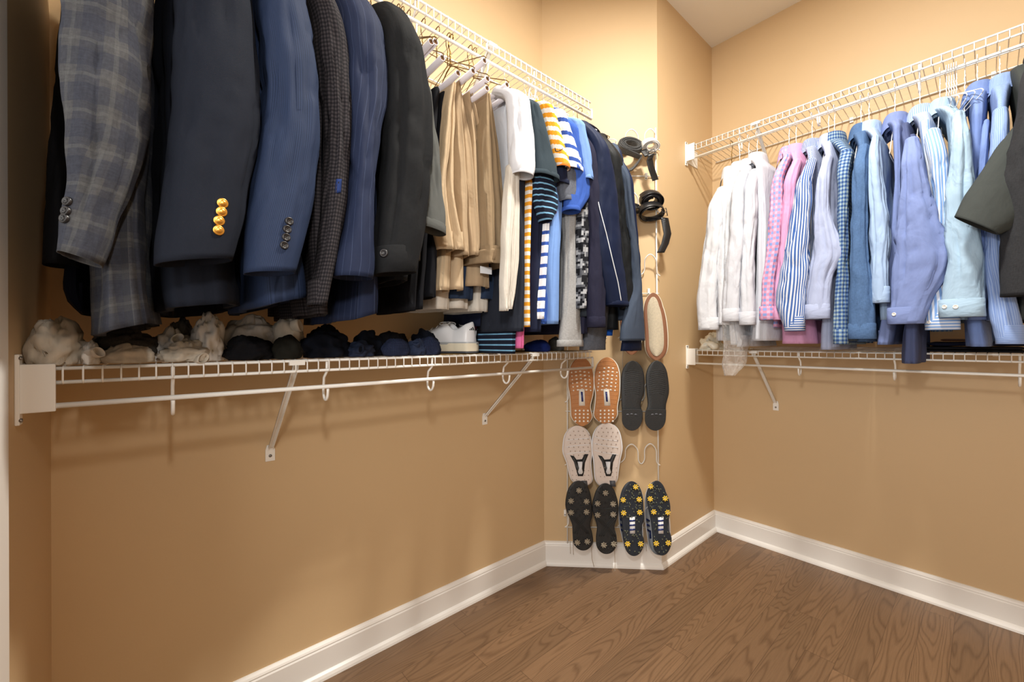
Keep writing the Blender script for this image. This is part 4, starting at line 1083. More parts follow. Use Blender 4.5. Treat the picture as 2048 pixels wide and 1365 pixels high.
# slanting grey-green sleeve and the charcoal coat
def slant_jacket():
    SEED[0] += 1
    root = thing('jacket', 'grey-green jacket with a short wide sleeve jutting left from behind the charcoal coat', 'jacket', W('R', aR(2040, 100), 0, 1.92), GR)
    a_sh = aR(2050, 220, 0.26)
    mb = MB(); n = 40; rings = []; uvs = []
    top = [(2030, 250), (1990, 300), (1955, 352), (1930, 392), (1908, 434)]
    bot = [(2110, 330), (2080, 390), (2050, 430), (2026, 456), (1999, 470)]
    cc = [0.22, 0.26, 0.29, 0.31, 0.325]
    for i in range(-1, len(top)*8-8+1):
        t = max(0, i)/8; k = min(int(t), len(top)-2); f = t-k
        c = lerp(cc[k], cc[k+1], f)
        p = hitY(lerp(top[k][0], top[k+1][0], f), lerp(top[k][1], top[k+1][1], f), YS-c)
        q = hitY(lerp(bot[k][0], bot[k+1][0], f), lerp(bot[k][1], bot[k+1][1], f), YS-c)
        m_, h = (p+q)/2, (p-q)/2*(0.3 if i < 0 else 1)
        dn = Vector((0, 1, 0))*0.035*(0.3 if i < 0 else 1)
        pts = []; uv = []
        for j in range(n+1):
            th = 2*PI*j/n; d = 1+0.05*nz(math.cos(th)*2, math.sin(th)*2, i*0.1)
            if j < n: pts.append(m_ + h*math.cos(th)*d + dn*math.sin(th)*d)
            uv.append((th*0.06, i*0.01))
        rings.append(pts); uvs.append(uv)
    last = rings[-1]; m_ = sum(last, Vector())/n
    for s_, bk in ((0.95, 0.0), (0.92, 0.03), (0.9, 0.06)):
        dirn = (sum(rings[-9], Vector())/n - m_).normalized()
        rings.append([m_+(p-m_)*s_+dirn*bk for p in last]); uvs.append(uvs[-1])
    mb.ring_loft(rings, uvs); mb.build('sleeve', R_GGRN, root)
    mb = MB(); body_geo(mb, 'R', rows_from_px('R', [(200, 2035, 2075), (400, 2035, 2070), (640, 2030, 2070)], 0.2), 0.2, -0.24, 1.92, aR(2040, 100), 3.3)
    mb.build('torso', R_GGRN, root)
slant_jacket()
garment('coat', 'charcoal wool coat at the right edge of the picture', 'coat', GR, 'R', R_CHAR,
        sleeve=[(60, 2062, 2140), (130, 2044, 2140), (240, 2030, 2136), (300, 2012, 2130), (400, 2000, 2120), (500, 1998, 2112), (592, 1998, 2100)], cs=0.285, cn=0.24, cf=-0.2, depth=0.05,
        body=[(60, 2080, 2140), (300, 2040, 2130), (597, 2030, 2120)], ztop=1.94, wr=0.006, cuff=0, hang=(2075, 80), neck=0.08)

# hangers on the right bar
RH = [(1463, 'white dress shirt nearest the corner', 'black'), (1479, 'bagged white dress shirt', 0), (1497, 'creased white dress shirt', 0), (1514, 'white shirt with standing collar', 0),
      (1578, 'pink and blue gingham shirt', 0), (1592, 'plain pink shirt', 0), (1624, 'navy and white striped shirt', 0), (1657, 'pale grey-blue shirt', 0), (1669, 'navy green gingham shirt', 0),
      (1722, 'chambray shirt', 0), (1738, 'palest blue shirt', 0), (1790, 'periwinkle shirt', 0), (1840, 'light blue striped shirt', 0), (1880, 'pale aqua shirt', 0), (1955, 'light periwinkle shirt', 0), (1930, 'nothing, right of the bunched empty hangers', 1), (2000, 'fine-striped blue shirt', 0)]
for px, lb, kd in RH:
    a = aR(px, 200)
    hanger('R', a, 2.0044, 'white' if kd != 'black' else 'gold', ('white wire hanger holding ' + ('' if kd == 1 else 'the ') + lb) if kd != 'black' else 'dark wire hanger holding the ' + lb, drop=0.110, span=0.14, bar_drop=0.235, group='wire hangers on the upper right bar')
for i, px in enumerate((1893, 1898, 1903, 1908, 1913)):
    hanger('R', aR(px, 150), 2.0044, 'white', ['empty white wire hanger, leftmost of the bunch above the aqua shirt', 'empty white wire hanger, second of the bunch above the aqua shirt', 'empty white wire hanger in the middle of the bunch',
           'empty white wire hanger, second from the right of the bunch', 'empty white wire hanger, rightmost of the bunch by the soft collar'][i], drop=0.09, span=0.18, bar_drop=0.15, yaw=0.02+0.012*i, group='empty wire hangers on the upper right bar')

# clear plastic garment bag over the white shirts
t = NT('clear_plastic'); b = t.b
b.inputs['Base Color'].default_value = (1, 1, 1, 1); b.inputs['Roughness'].default_value = 0.12
b.inputs['Specular IOR Level'].default_value = 0.8
tc = t.n('ShaderNodeTexCoord'); q = t.noise(38, tc.outputs['Object'], 4, 0.6); q.inputs['Distortion'].default_value = 1.2
t.bump(q.outputs['Fac'], 1.0, 0.012)
tr = t.n('ShaderNodeBsdfTransparent'); mx = t.n('ShaderNodeMixShader')
lw = t.n('ShaderNodeLayerWeight'); lw.inputs[0].default_value = 0.35
t.l(t.math('MULTIPLY_ADD', lw.outputs['Facing'], 0.35, 0.10), mx.inputs[0]); t.l(tr.outputs[0], mx.inputs[1]); t.l(b.outputs[0], mx.inputs[2])
t.l(mx.outputs[0], t.t.nodes['Material Output'].inputs[0])
M_PLAST = t.m
def sheet_tube(mb, side, rows, cn, cf, amp, n=70, seed=0.0, N=60):
    R = interp_rows([(z, a0, a1, cn_, cf_) for a0, a1, z, cn_, cf_ in rows], N); rings = []; uvs = []
    for z, a0, a1, c1, c0 in R:
        pts = []; uv = []
        for k in range(n+1):
            th = 2*PI*k/n
            x = sgnpow(math.cos(th), 0.7); y = sgnpow(math.sin(th), 0.7)
            d = amp*(abs(nz(math.cos(th)*4+seed, math.sin(th)*4, z*14))*2-0.5) + amp*0.8*nz(th*5, z*30, seed)
            if k < n: pts.append(W(side, (a0+a1)/2+((a1-a0)/2+d)*y, (c1+c0)/2+((c1-c0)/2+d)*x, z))
            uv.append((th*0.1, z))
        rings.append(pts); uvs.append(uv)
    mb.ring_loft(rings, uvs)
rb = thing('garment_bag', 'clear crinkled plastic garment bag hanging over the white shirts and below the shelf', 'plastic bag', W('R', aR(1475, 300), 0, 1.9))
mb = MB(); rr = rows_from_px('R', [(338, 1452, 1476), (370, 1436, 1474), (450, 1438, 1476), (600, 1437, 1476), (660, 1438, 1474), (700, 1446, 1478), (730, 1444, 1480), (752, 1450, 1466)], 0.235)
F_ = [(0.10, -0.1), (0.19, -0.2), (0.235, -0.25), (0.245, -0.25), (0.25, -0.1), (0.26, 0.10), (0.26, 0.15), (0.25, 0.2)]
sheet_tube(mb, 'R', [(*r, *f) for r, f in zip(rr, F_)], 0, 0, 0.005, seed=2.0)
mb.build('plastic_film', M_PLAST, rb)

# things lying on the lower right shelf
def lump(side, a, c, z, ra, rc, h, mat, name, label, cat, group=None, amp=0.25, fr=14.0, seed=0.0, flat=0.35, cuff=None, n=48, m_=30, parent=None, squash=1.0, rot=0.0, ridge=0.3):
    """a soft folded bundle with its flat underside at height z"""
    root = parent or thing(name, label, cat, W(side, a, c, z), group)
    mb = MB(); rings = []; uvs = []
    cr, sr = math.cos(rot), math.sin(rot)
    for i in range(m_+1):
        ph = PI*i/m_
        pts = []; uv = []
        for k in range(n+1):
            th = 2*PI*k/n
            d = Vector((math.sin(ph)*math.cos(th), math.sin(ph)*math.sin(th), math.cos(ph)))
            q = d*(fr/8)
            r = 1 + amp*nz(q.x+seed, q.y-seed, q.z+seed*2) 
            g = nz(q.x*1.3+seed*3, q.y*1.3, q.z*1.3-seed); r -= ridge*max(0, 1-abs(g)/0.14)*amp*1.4
            g = nz(q.x*3+seed*7, q.y*3, q.z*3-seed); r += amp*0.25*g
            x, y, zz = d.x*ra*r, d.y*rc*r, d.z*r
            zz = zz if zz > -flat else -flat - (abs(zz)-flat)*0.08
            zz = (zz+flat)/(1+flat)*h
            x, y = x*cr-y*sr, x*sr+y*cr
            if k < n: pts.append(W(side, a+x, c+y, z+zz))
            uv.append((th*ra, ph*ra))
        rings.append(pts); uvs.append(uv)
    mb.ring_loft(rings, uvs)
    o = mb.build('cloth' if not parent else 'roll', mat, root)
    if cuff:                      # rolled open mouth of the sock
        ca, cc_, cz, cr_, ax = cuff
        mb = MB(); rings = []; uvs = []
        axv = Vector(ax).normalized(); u = axv.orthogonal().normalized(); v = axv.cross(u)
        ctr = Vector((ca, cc_, cz))
        for s_, off in ((0.75, -0.010), (1.0, 0.0), (1.06, 0.006), (1.0, 0.011), (0.86, 0.010), (0.74, 0.003), (0.6, -0.010), (0.3, -0.014), (0.02, -0.014)):
            pts = []
            for k in range(28):
                th = 2*PI*k/28; w_ = 1+0.12*nz(math.cos(th)*1.5+seed, math.sin(th)*1.5, 0)
                p = ctr + (u*math.cos(th)+v*math.sin(th)*0.7)*cr_*s_*w_ + axv*off
                pts.append(W(side, p.x, p.y, p.z))
            rings.append(pts); uvs.append([(0.002*k, off) for k in range(29)])
        mb.ring_loft(rings, uvs); mb.build('sock_mouth', mat, root)
    return root
zR = 1.0245; zL = 1.0305
M_BAG = basic('white_plastic_bag', (232, 228, 212), 0.35, nscale=20, namt=0.05, bump=0.4, bscale=60)
a, z = pxac('R', 1418, 690, -0.05)
lump('R', a+0.01, -0.06, zR, 0.055, 0.07, 0.078, M_BAG, 'plastic_bag', 'small crumpled white plastic bag on the lower right shelf by the corner', 'bag', amp=0.5, fr=12, seed=3.3, ridge=0.5)
def slab(side, pxl, pxr, c0, c1, z0, h, mat, name, label, cat, seed=0, group=None, layers=1, parts='layer'):
    root = thing(name, label, cat, W(side, 0.5*(aR(pxl, 700, c1)+aR(pxr, 700, c1)), (c0+c1)/2, z0), group)
    a0, a1 = aR(pxl, 700, c1), aR(pxr, 700, c1)
    for l in range(layers):
        mb = MB(); rings = []; uvs = []
        zc, hh = z0+h*(l+0.5)/layers, h/layers/2*0.97
        N = 40; n = 24
        for i in range(N+1):
            f = i/N; a = lerp(a0, a1, f); e = min(1, min(f, 1-f)*14)**0.5
            pts = []
            for k in range(n):
                th = 2*PI*k/n
                x = sgnpow(math.cos(th), 0.35); y = sgnpow(math.sin(th), 0.5)
                dz = 0.25*hh*nz(a*16+seed, x*2+l, seed)
                pts.append(W(side, a, (c0+c1)/2+(c1-c0)/2*x*(0.9+0.1*e)+0.004*nz(a*9, seed+l, y), zc+hh*y*max(0.05, e)+dz))
            rings.append(pts); uvs.append([(a, 0.02*k) for k in range(n+1)])
        b_ = mb.ring_loft(rings, uvs); mb.idx([b_+k for k in range(n)]); mb.idx([b_+N*n+k for k in range(n)])
        mb.build(parts, mat, root)
    return root
slab('R', 1500, 1838, -0.26, -0.01, zR, 0.016, M_PLAST, 'plastic_wrap', 'flattened clear plastic wrap lying on the lower right shelf', 'plastic wrap', 1.0)
slab('R', 1842, 2060, -0.24, -0.008, zR, 0.020, fabric('black_folded_cloth', (20, 20, 26)), 'folded_trousers', 'folded black trousers lying on the lower right shelf under the aqua shirt', 'trousers', 2.0, layers=2)
slab('R', 1850, 2100, -0.22, -0.03, zR+0.0215, 0.016, fabric('navy_folded_cloth', (26, 28, 46)), 'folded_sweater', 'folded navy sweater on top of the folded black trousers', 'sweater', 5.0, layers=1)
slab('R', 1880, 1960, -0.20, -0.07, zR+0.0390, 0.008, basic('brown_leather', (96, 56, 34), 0.5), 'leather_belt', 'brown leather belt lying flat on the folded navy sweater', 'belt', 6.0)

# ------------------------------------------------------------------ socks on the lower left shelf
GK = 'rolled socks on the lower left shelf'
K_CREAM = fabric('cream_sock_knit', (206, 196, 180), weave=0.6, crease=0.5, mott=0.1)
K_WHITE = fabric('white_sock_knit', (216, 212, 206), weave=0.6, crease=0.5, mott=0.06)
K_GREY = fabric('grey_sock_knit', (120, 118, 116), weave=0.6, mott=0.2)
K_NAVY = fabric('navy_sock_knit', (15, 20, 32), weave=0.6)
K_BLACK = fabric('black_sock_knit', (14, 14, 18), weave=0.6)
K_OLIVE = fabric('olive_black_sock_knit', (28, 27, 22), weave=0.6)
K_DOT = fabric('navy_dotted_sock_knit', (58, 68, 98), 'gingham', (30, 38, 62), (18, 24, 42), p=0.0045, weave=0.6)
K_SPECK = fabric('black_white_marled_knit', (66, 62, 58), mott=0.3, weave=1.0)
K_SLATE = fabric('slate_blue_sock_knit', (44, 54, 78), weave=0.6)
def sock(x0, x1, y0, y1, c, mat, label, seed, zb=None, amp=0.28, cuff=None, rc=0.045, fr=15, rot=0.0, flat=0.45, ridge=0.35):
    """screen extents give size; c places it in depth"""
    a0, zt = pxac('L', x0, y0, c); a1, zbm = pxac('L', x1, y1, c)
    a = (a0+a1)/2; ra = abs(a1-a0)/2
    z0 = zL if zb is None else zb
    h = max(0.02, zt-z0)
    cf = None
    if cuff:
        cx, cy, r_, ax = cuff; ca, cz = pxac('L', cx, cy, c+rc*0.8); cf = (ca, c+rc*0.85, cz, r_, ax)
    return lump('L', a, c, z0, ra*0.95, rc, h, mat, 'sock_pair', label, 'socks', GK, amp=amp, fr=fr, seed=seed, cuff=cf, rot=rot, flat=flat, ridge=ridge)
sock(50, 178, 632, 730, -0.055, K_CREAM, 'tall cream sock bundle standing at the left end of the shelf', 1.1, amp=0.24, rc=0.05, fr=11, ridge=0.7)
sock(160, 202, 682, 728, -0.03, K_WHITE, 'small white rolled sock against the tall cream bundle', 2.3, cuff=(188, 706, 0.012, (1, 0.9, 0.2)), rc=0.03)
sock(178, 235, 664, 705, -0.10, K_GREY, 'dark grey sock behind the small white rolled one', 8.1, rc=0.03)
sock(196, 312, 688, 728, -0.035, K_CREAM, 'cream sock lying flat under a marled black one', 3.7, rc=0.035, amp=0.2)
sock(188, 318, 660, 712, -0.055, K_SPECK, 'black and white marled sock pair on the cream sock', 4.2, rc=0.032, zb=zL+0.012)
sock(318, 425, 684, 730, -0.035, K_CREAM, 'fluffy cream sock with rolled mouth at the shelf edge', 5.5, cuff=(400, 718, 0.013, (0.6, 1, 0.1)), rc=0.035, amp=0.35)
sock(288, 395, 664, 716, -0.09, K_WHITE, 'white sock pair with looped top behind the fluffy cream one', 6.6, rc=0.04, amp=0.4, cuff=(352, 680, 0.013, (0.3, 1, 0.4)))
sock(330, 392, 636, 690, -0.14, K_GREY, 'grey sock pair piled at the back left of the heap', 7.4, rc=0.04, amp=0.3)
sock(382, 452, 626, 722, -0.06, K_WHITE, 'white sock with a dark band, tallest in the heap', 9.2, rc=0.045, amp=0.26, fr=15, ridge=0.6)
s_ = sock(430, 575, 634, 690, -0.12, K_WHITE, 'long white sock pair stretched along the back of the heap', 10.4, rc=0.05, amp=0.3, fr=18)
sock(538, 610, 630, 690, -0.10, K_CREAM, 'cream rolled sock with a spiral end under the blue suit', 11.7, rc=0.045, amp=0.18, cuff=(592, 652, 0.018, (1, 0.7, 0.1)), zb=zL+0.004)
sock(445, 548, 672, 720, -0.035, K_BLACK, 'black sock pair left of the olive-black ball', 12.9, rc=0.04)
sock(540, 606, 672, 720, -0.03, K_OLIVE, 'olive-black sock ball above the first brace', 13.3, rc=0.036, amp=0.16)
sock(596, 706, 662, 718, -0.06, K_NAVY, 'broad dark navy sock bundle right of the olive-black ball', 14.5, rc=0.05)
sock(690, 748, 684, 716, -0.03, K_SLATE, 'slate blue sock with open mouth at the shelf front', 15.8, rc=0.03, cuff=(716, 700, 0.012, (0.5, 1, 0.2)))
sock(700, 766, 664, 712, -0.08, K_NAVY, 'dark navy sock pair behind the slate blue one', 16.1, rc=0.04)
sock(762, 820, 677, 716, -0.03, K_DOT, 'navy dotted sock ball in the middle of the row', 17.6, rc=0.034, amp=0.14)
sock(745, 818, 660, 705, -0.10, K_BLACK, 'black sock pair behind the dotted ball', 18.4, rc=0.045)
sock(812, 852, 680, 714, -0.03, K_SLATE, 'slate sock between two dotted ones', 19.9, rc=0.028, cuff=(832, 690, 0.010, (-0.5, 0.6, 0.8)))
sock(832, 880, 674, 714, -0.035, K_DOT, 'navy dotted sock ball touching the white shoe', 20.2, rc=0.034, amp=0.16)
sock(822, 876, 660, 700, -0.09, K_NAVY, 'dark navy sock pair behind the dotted ball by the shoe', 21.7, rc=0.04)
sock(612, 690, 650, 700, -0.15, K_BLACK, 'black sock pair against the wall under the pinstripe jacket', 22.5, rc=0.045)
a_, z_ = pxac('L', 1075, 690, -0.05)
lump('L', a_, -0.05, zL, 0.055, 0.05, 0.045, fabric('royal_navy_knit', (22, 40, 104)), 'knit_cap', 'royal navy knit cap lying under the sky blue polo shirt', 'cap', amp=0.14, fr=8, seed=2.2)
a_, z_ = pxac('L', 1110, 690, -0.1)
lump('L', a_, -0.10, zL, 0.03, 0.04, 0.055, K_GREY, 'sock_pair', 'grey sock pair right of the royal navy knit cap', 'socks', GK, amp=0.2, seed=31.0)

# woven liner under the white shoes
mb = MB()
mats_l = basic('gold_woven_liner', (150, 120, 66), 0.7, nscale=90, namt=0.35, bump=0.8, bscale=300)
a0_, a1_ = aL(880, 710, -0.01), LA1-0.01
rings = []; uvs = []
for i in range(60):
    a = lerp(a0_, a1_, i/59)
    rings.append([W('L', a, c, 1.0302+0.0014*nz(a*40, c*30, 1)+dz) for c, dz in ((-0.28, 0), (-0.2, 0.0), (-0.1, 0.0), (-0.012, 0.0), (-0.012, -0.0012), (-0.28, -0.0012))]); uvs.append([(0, 0)]*7)
mb.ring_loft(rings, uvs); tag(mb.build('shelf_liner', mats_l), 'gold woven liner strip on the lower left shelf beneath the white shoes', 'shelf liner')

#PART4
# ------------------------------------------------------------------ over-the-wall shoe rack on the angled wall
RK = thing('shoe_rack', 'white wire shoe rack with rows of loops mounted on the angled wall', 'shoe rack', hitB(1225, 1085, 0.01))
def rtube(name, pxs, offs, r, par=RK, mat=M_WIRE, n=8):
    pts = [hitB(x, y, o) for (x, y), o in zip(pxs, offs)]
    # smooth the polyline
    if len(pts) > 3:
        q = []
        for i in range(len(pts)-1):
            p0, p1, p2, p3 = pts[max(i-1, 0)], pts[i], pts[i+1], pts[min(i+2, len(pts)-1)]
            for k in range(5):
                f = k/5
                q.append(0.5*((2*p1)+(p2-p0)*f+(2*p0-5*p1+4*p2-p3)*f*f+(3*p1-p0-3*p2+p3)*f**3))
        q.append(pts[-1]); pts = q
    mb = MB(); mb.tube(pts, r, n); return mb.build(name, mat, par)
rtube('side_rail', [(1134.5, 262), (1135, 1087)], [0.012]*2, 0.0036)
rtube('side_rail', [(1311, 256), (1318, 1087)], [0.012]*2, 0.0036)
for y in (352, 587, 823, 1055, 1086):
    rtube('cross_rail', [(1131, y), (1318, y+0.5)], [0.008]*2, 0.0026)
TIER = [(1236, 41), (1249, 30), (1252, 10), (1263.5, 1), (1275, 12), (1277, 33), (1283, 40), (1289, 31), (1290, 10), (1301, 0), (1312, 12), (1313.5, 36), (1320, 43)]
TO = [0.014, 0.018, 0.036, 0.046, 0.036, 0.018, 0.014, 0.018, 0.036, 0.046, 0.036, 0.018, 0.012]
for y0 in (258, 383, 509, 636, 762, 888, 1012):
    rtube('shoe_loop', [(x, y0+dy) for x, dy in TIER], TO, 0.0028)
    rtube('shoe_loop', [(2454-x-4, y0+dy) for x, dy in TIER], TO, 0.0028)
for x, y in ((1292, 353), (1297, 584), (1160, 353), (1130, 1026)):
    mb = MB(); p = hitB(x, y, 0.008); rot = Matrix((BT, BN*-1, Vector((0, 0, 1)))).transposed()
    mb.box(p, (0.011, 0.016, 0.030), rot); c_ = mb.build('wall_clip', M_WIRE, RK, smooth=False, bevel=0.002)
    mb = MB(); q = hitB(x, y+4, 0.016); mb.tube([q, q+BN*0.003], 0.003, 8); mb.build('screw', M_SCREW, c_)

# --- shoes, toes up, soles towards the room
def face_outline(rows, ytop, ybot, off, n=40, toe=0.17, heel=0.13):
    R = interp_rows([(y, xl, xr) for y, xl, xr in rows], 60)
    def at(y):
        if y <= R[0][0]: return R[0][1:]
        for i in range(len(R)-1):
            if R[i][0] <= y <= R[i+1][0]:
                f = (y-R[i][0])/max(1e-6, R[i+1][0]-R[i][0]); return (lerp(R[i][1], R[i+1][1], f), lerp(R[i][2], R[i+1][2], f))
        return R[-1][1:]
    L, Rt = [], []
    for k in range(n+1):
        t = 0.5-0.5*math.cos(PI*k/n); y = lerp(ytop, ybot, t)
        xl, xr = at(y); c = (xl+xr)/2; h = (xr-xl)/2
        if t < toe: h *= math.sqrt(max(0, 1-((toe-t)/toe)**2))
        if t > 1-heel: h *= math.sqrt(max(0, 1-((t-1+heel)/heel)**2))
        L.append((c-h, y)); Rt.append((c+h, y))
    loop = L + Rt[::-1][1:-1]
    spine = [((l[0]+r[0])/2, l[1]) for l, r in zip(L, Rt)]; spl = spine + spine[::-1][1:-1]
    return loop, spl
def hang_shoe(label, rows, ytop, ybot, sole_m, upper_m, off=0.105, thick=0.022, name='shoe', cat='shoe', group=None, upscale=1.04, toe=0.27, heel=0.17, midsole=None, shape=None, urows=None):
    root = thing(name, label, cat, hitB((rows[0][1]+rows[0][2])/2, ybot, off), group)
    loop, spine = face_outline(rows, ytop, ybot, off, toe=toe, heel=heel)
    def ring(s_, o):
        return [hitB(lerp(sx, x, s_), lerp(sy, y, 1 if s_ <= 1 else 1), o) if s_ <= 1 else hitB(sx+(x-sx)*s_, y, o) for (x, y), (sx, sy) in zip(loop, spine)]
    N = len(loop)
    mb = MB()
    rr = [ring(0.0, off), ring(0.5, off), ring(0.88, off), ring(0.97, off-0.002), ring(1.0, off-0.006), ring(0.99, off-thick), ring(0.6, off-thick)]
    mb.ring_loft(rr, [[(p.x*0.7+p.y*0.7, p.z) for p in r]+[(r[0].x*0.7+r[0].y*0.7, r[0].z)] for r in rr])
    sole = mb.build('sole', sole_m, root)
    H = off-thick
    if urows: loop, spine = face_outline(urows, ytop, ybot, off, toe=toe, heel=heel)
    mb = MB()
    def ring2(s_, o, shrink):       # upper: narrows and shortens towards the laces
        cy = lerp(ytop, ybot, 0.62)
        return [hitB(sx+(x-sx)*s_, cy+(y-cy)*shrink, o) for (x, y), (sx, sy) in zip(loop, spine)]
    prof = [(0.96, H, 0.985), (upscale, H-0.008, 0.99), (upscale+0.02, H*0.72, 0.97), (upscale-0.04, H*0.5, 0.88), (0.84, H*0.32, 0.72), (0.62, H*0.2, 0.55), (0.30, H*0.16, 0.45), (0.02, H*0.15, 0.4)]
    rr = [ring2(*p) for p in prof]
    mb.ring_loft(rr, [[(p.x*0.7+p.y*0.7, p.z) for p in r]+[(r[0].x*0.7+r[0].y*0.7, r[0].z)] for r in rr])
    mb.build('upper', upper_m, root); hang_shoe.bvh = bvh_of(mb)
    if urows: loop, spine = face_outline(rows, ytop, ybot, off, toe=toe, heel=heel)
    if midsole:
        mb = MB(); rr = [ring(1.0, off-0.007), ring(1.07, off-0.008), ring(1.09, off-thick), ring(0.97, off-thick-0.004)]
        mb.ring_loft(rr, [[(0, 0)]*(N+1)]*4); mb.build('midsole', midsole, root)
    return root, sole
def inside(rows, ytop, ybot, y, toe=0.27, heel=0.17):
    y = min(max(y, ytop+0.5), ybot-0.5); k = 0
    while k < len(rows)-2 and y > rows[k+1][0]: k += 1
    f = min(1, max(0, (y-rows[k][0])/(rows[k+1][0]-rows[k][0])))
    xl, xr = lerp(rows[k][1], rows[k+1][1], f), lerp(rows[k][2], rows[k+1][2], f); t = (y-ytop)/(ybot-ytop)
    h = (xr-xl)/2; c = (xl+xr)/2
    if t < toe: h *= math.sqrt(1-((toe-t)/toe)**2)
    if t > 1-heel: h *= math.sqrt(1-((t-1+heel)/heel)**2)
    return c-h*0.86, c+h*0.86
def dots(mb, pts, off, rx, ry, h=0.002, n=8, ang=0.0):
    for x, y in pts:
        p = hitB(x, y, off); ring0 = []; ring1 = []
        ca, sa = math.cos(ang), math.sin(ang)
        for k in range(n):
            th = 2*PI*k/n; u, v = rx*math.cos(th), ry*math.sin(th)
            d = BT*(u*ca-v*sa)+Vector((0, 0, 1))*(u*sa+v*ca)
            ring0.append(p+d-BN*0.001); ring1.append(p+d*0.8+BN*h)
        b = mb.ring_loft([ring0, ring1], [[(0, 0)]*(n+1)]*2); mb.idx([b+n+k for k in range(n)])
def upoly(mb, pxs, lift=0.0012):
    P = []
    for x, y in pxs:
        d = ray(x, y).normalized(); h = hang_shoe.bvh.ray_cast(CP, d)
        if h[0] is None: return
        P.append(h[0]-d*lift)
    b_ = len(mb.v); n = len(P); mb.v.extend(P+[p_+(p_-CP).normalized()*0.0025 for p_ in P]); mb.idx([b_+k for k in range(n)])
    for k in range(n): mb.idx([b_+k, b_+(k+1) % n, b_+n+(k+1) % n, b_+n+k])
def fpoly(mb, pxs, off, th=0.0015):
    a = [hitB(x, y, off+th) for x, y in pxs]; b = [hitB(x, y, off-0.002) for x, y in pxs]; n = len(a)
    bs = len(mb.v); mb.v.extend(a+b); mb.idx([bs+k for k in range(n)])
    for k in range(n): mb.idx([bs+k, bs+(k+1) % n, bs+n+(k+1) % n, bs+n+k])
def fline(mb, pxs, off, r):
    pts = []
    for i in range(len(pxs)-1):
        p0, p1, p2, p3 = pxs[max(i-1, 0)], pxs[i], pxs[i+1], pxs[min(i+2, len(pxs)-1)]
        for k in range(4):
            f = k/4
            pts.append(tuple(0.5*((2*p1[j])+(p2[j]-p0[j])*f+(2*p0[j]-5*p1[j]+4*p2[j]-p3[j])*f*f+(3*p1[j]-p0[j]-3*p2[j]+p3[j])*f**3) for j in (0, 1)))
    pts.append(pxs[-1]); mb.tube([hitB(x, y, off) for x, y in pts], r, 6)
def star(mb, x, y, off, r, teeth=7, tw=0.5, tr=0.0014, swirl=0.5):
    p = hitB(x, y, off)
    mb.tube([p-BN*0.001, p+BN*0.003], r*0.42, 10)
    for k in range(teeth):
        th = 2*PI*k/teeth
        P = []
        for i in range(4):
            f = i/3; rr_ = r*(0.3+0.7*f); t2 = th+swirl*f
            P.append(p+(BT*math.cos(t2)+Vector((0, 0, 1))*math.sin(t2))*rr_+BN*(0.002+0.0035*f))
        mb.tube(P, [tr*1.2, tr*1.2, tr, tr*0.8], 6)
random.seed(11)
M_GUM = basic('gum_rubber', (178, 120, 70), 0.55, nscale=60, namt=0.15, bump=0.3, bscale=160)
M_WFOAM = basic('white_foam', (236, 232, 222), 0.6)
M_BLKR = basic('black_rubber', (32, 34, 36), 0.5, nscale=50, namt=0.3, bump=0.4, bscale=180)
M_BRNL = basic('dark_brown_leather', (60, 30, 24), 0.3, nscale=20, namt=0.2)
M_PINKR = basic('pale_grey_rubber', (212, 200, 192), 0.5, nscale=60, namt=0.08)
M_NUB = basic('taupe_rubber_nub', (170, 154, 140), 0.5)
M_WLEA = basic('white_leather', (226, 228, 232), 0.35)
M_NAVR = basic('navy_green_rubber', (40, 48, 58), 0.35, nscale=25, namt=0.45)
M_YEL = basic('yellow_spike', (232, 196, 70), 0.4)
M_GSP = basic('worn_grey_spike', (168, 158, 140), 0.5)
M_OLN = basic('olive_rubber_nub', (88, 92, 76), 0.45)
M_NAVL = basic('navy_leather', (34, 50, 112), 0.35)
M_CREAMR = basic('cream_rubber', (222, 214, 192), 0.6, nscale=40, namt=0.08, bump=0.2, bscale=200)
M_TANR = basic('tan_rubber_foxing', (132, 88, 62), 0.6)
M_MESHR = basic('beige_woven_sole', (202, 190, 166), 0.8, nscale=150, namt=0.2, bump=1.0, bscale=500)
M_LACE = basic('taupe_lace', (176, 160, 142), 0.8)
M_DKGREY = basic('dark_grey_rubber', (70, 72, 78), 0.5)
OFF = 0.105; E = OFF+0.0005
GH = 'shoes on the wire rack'
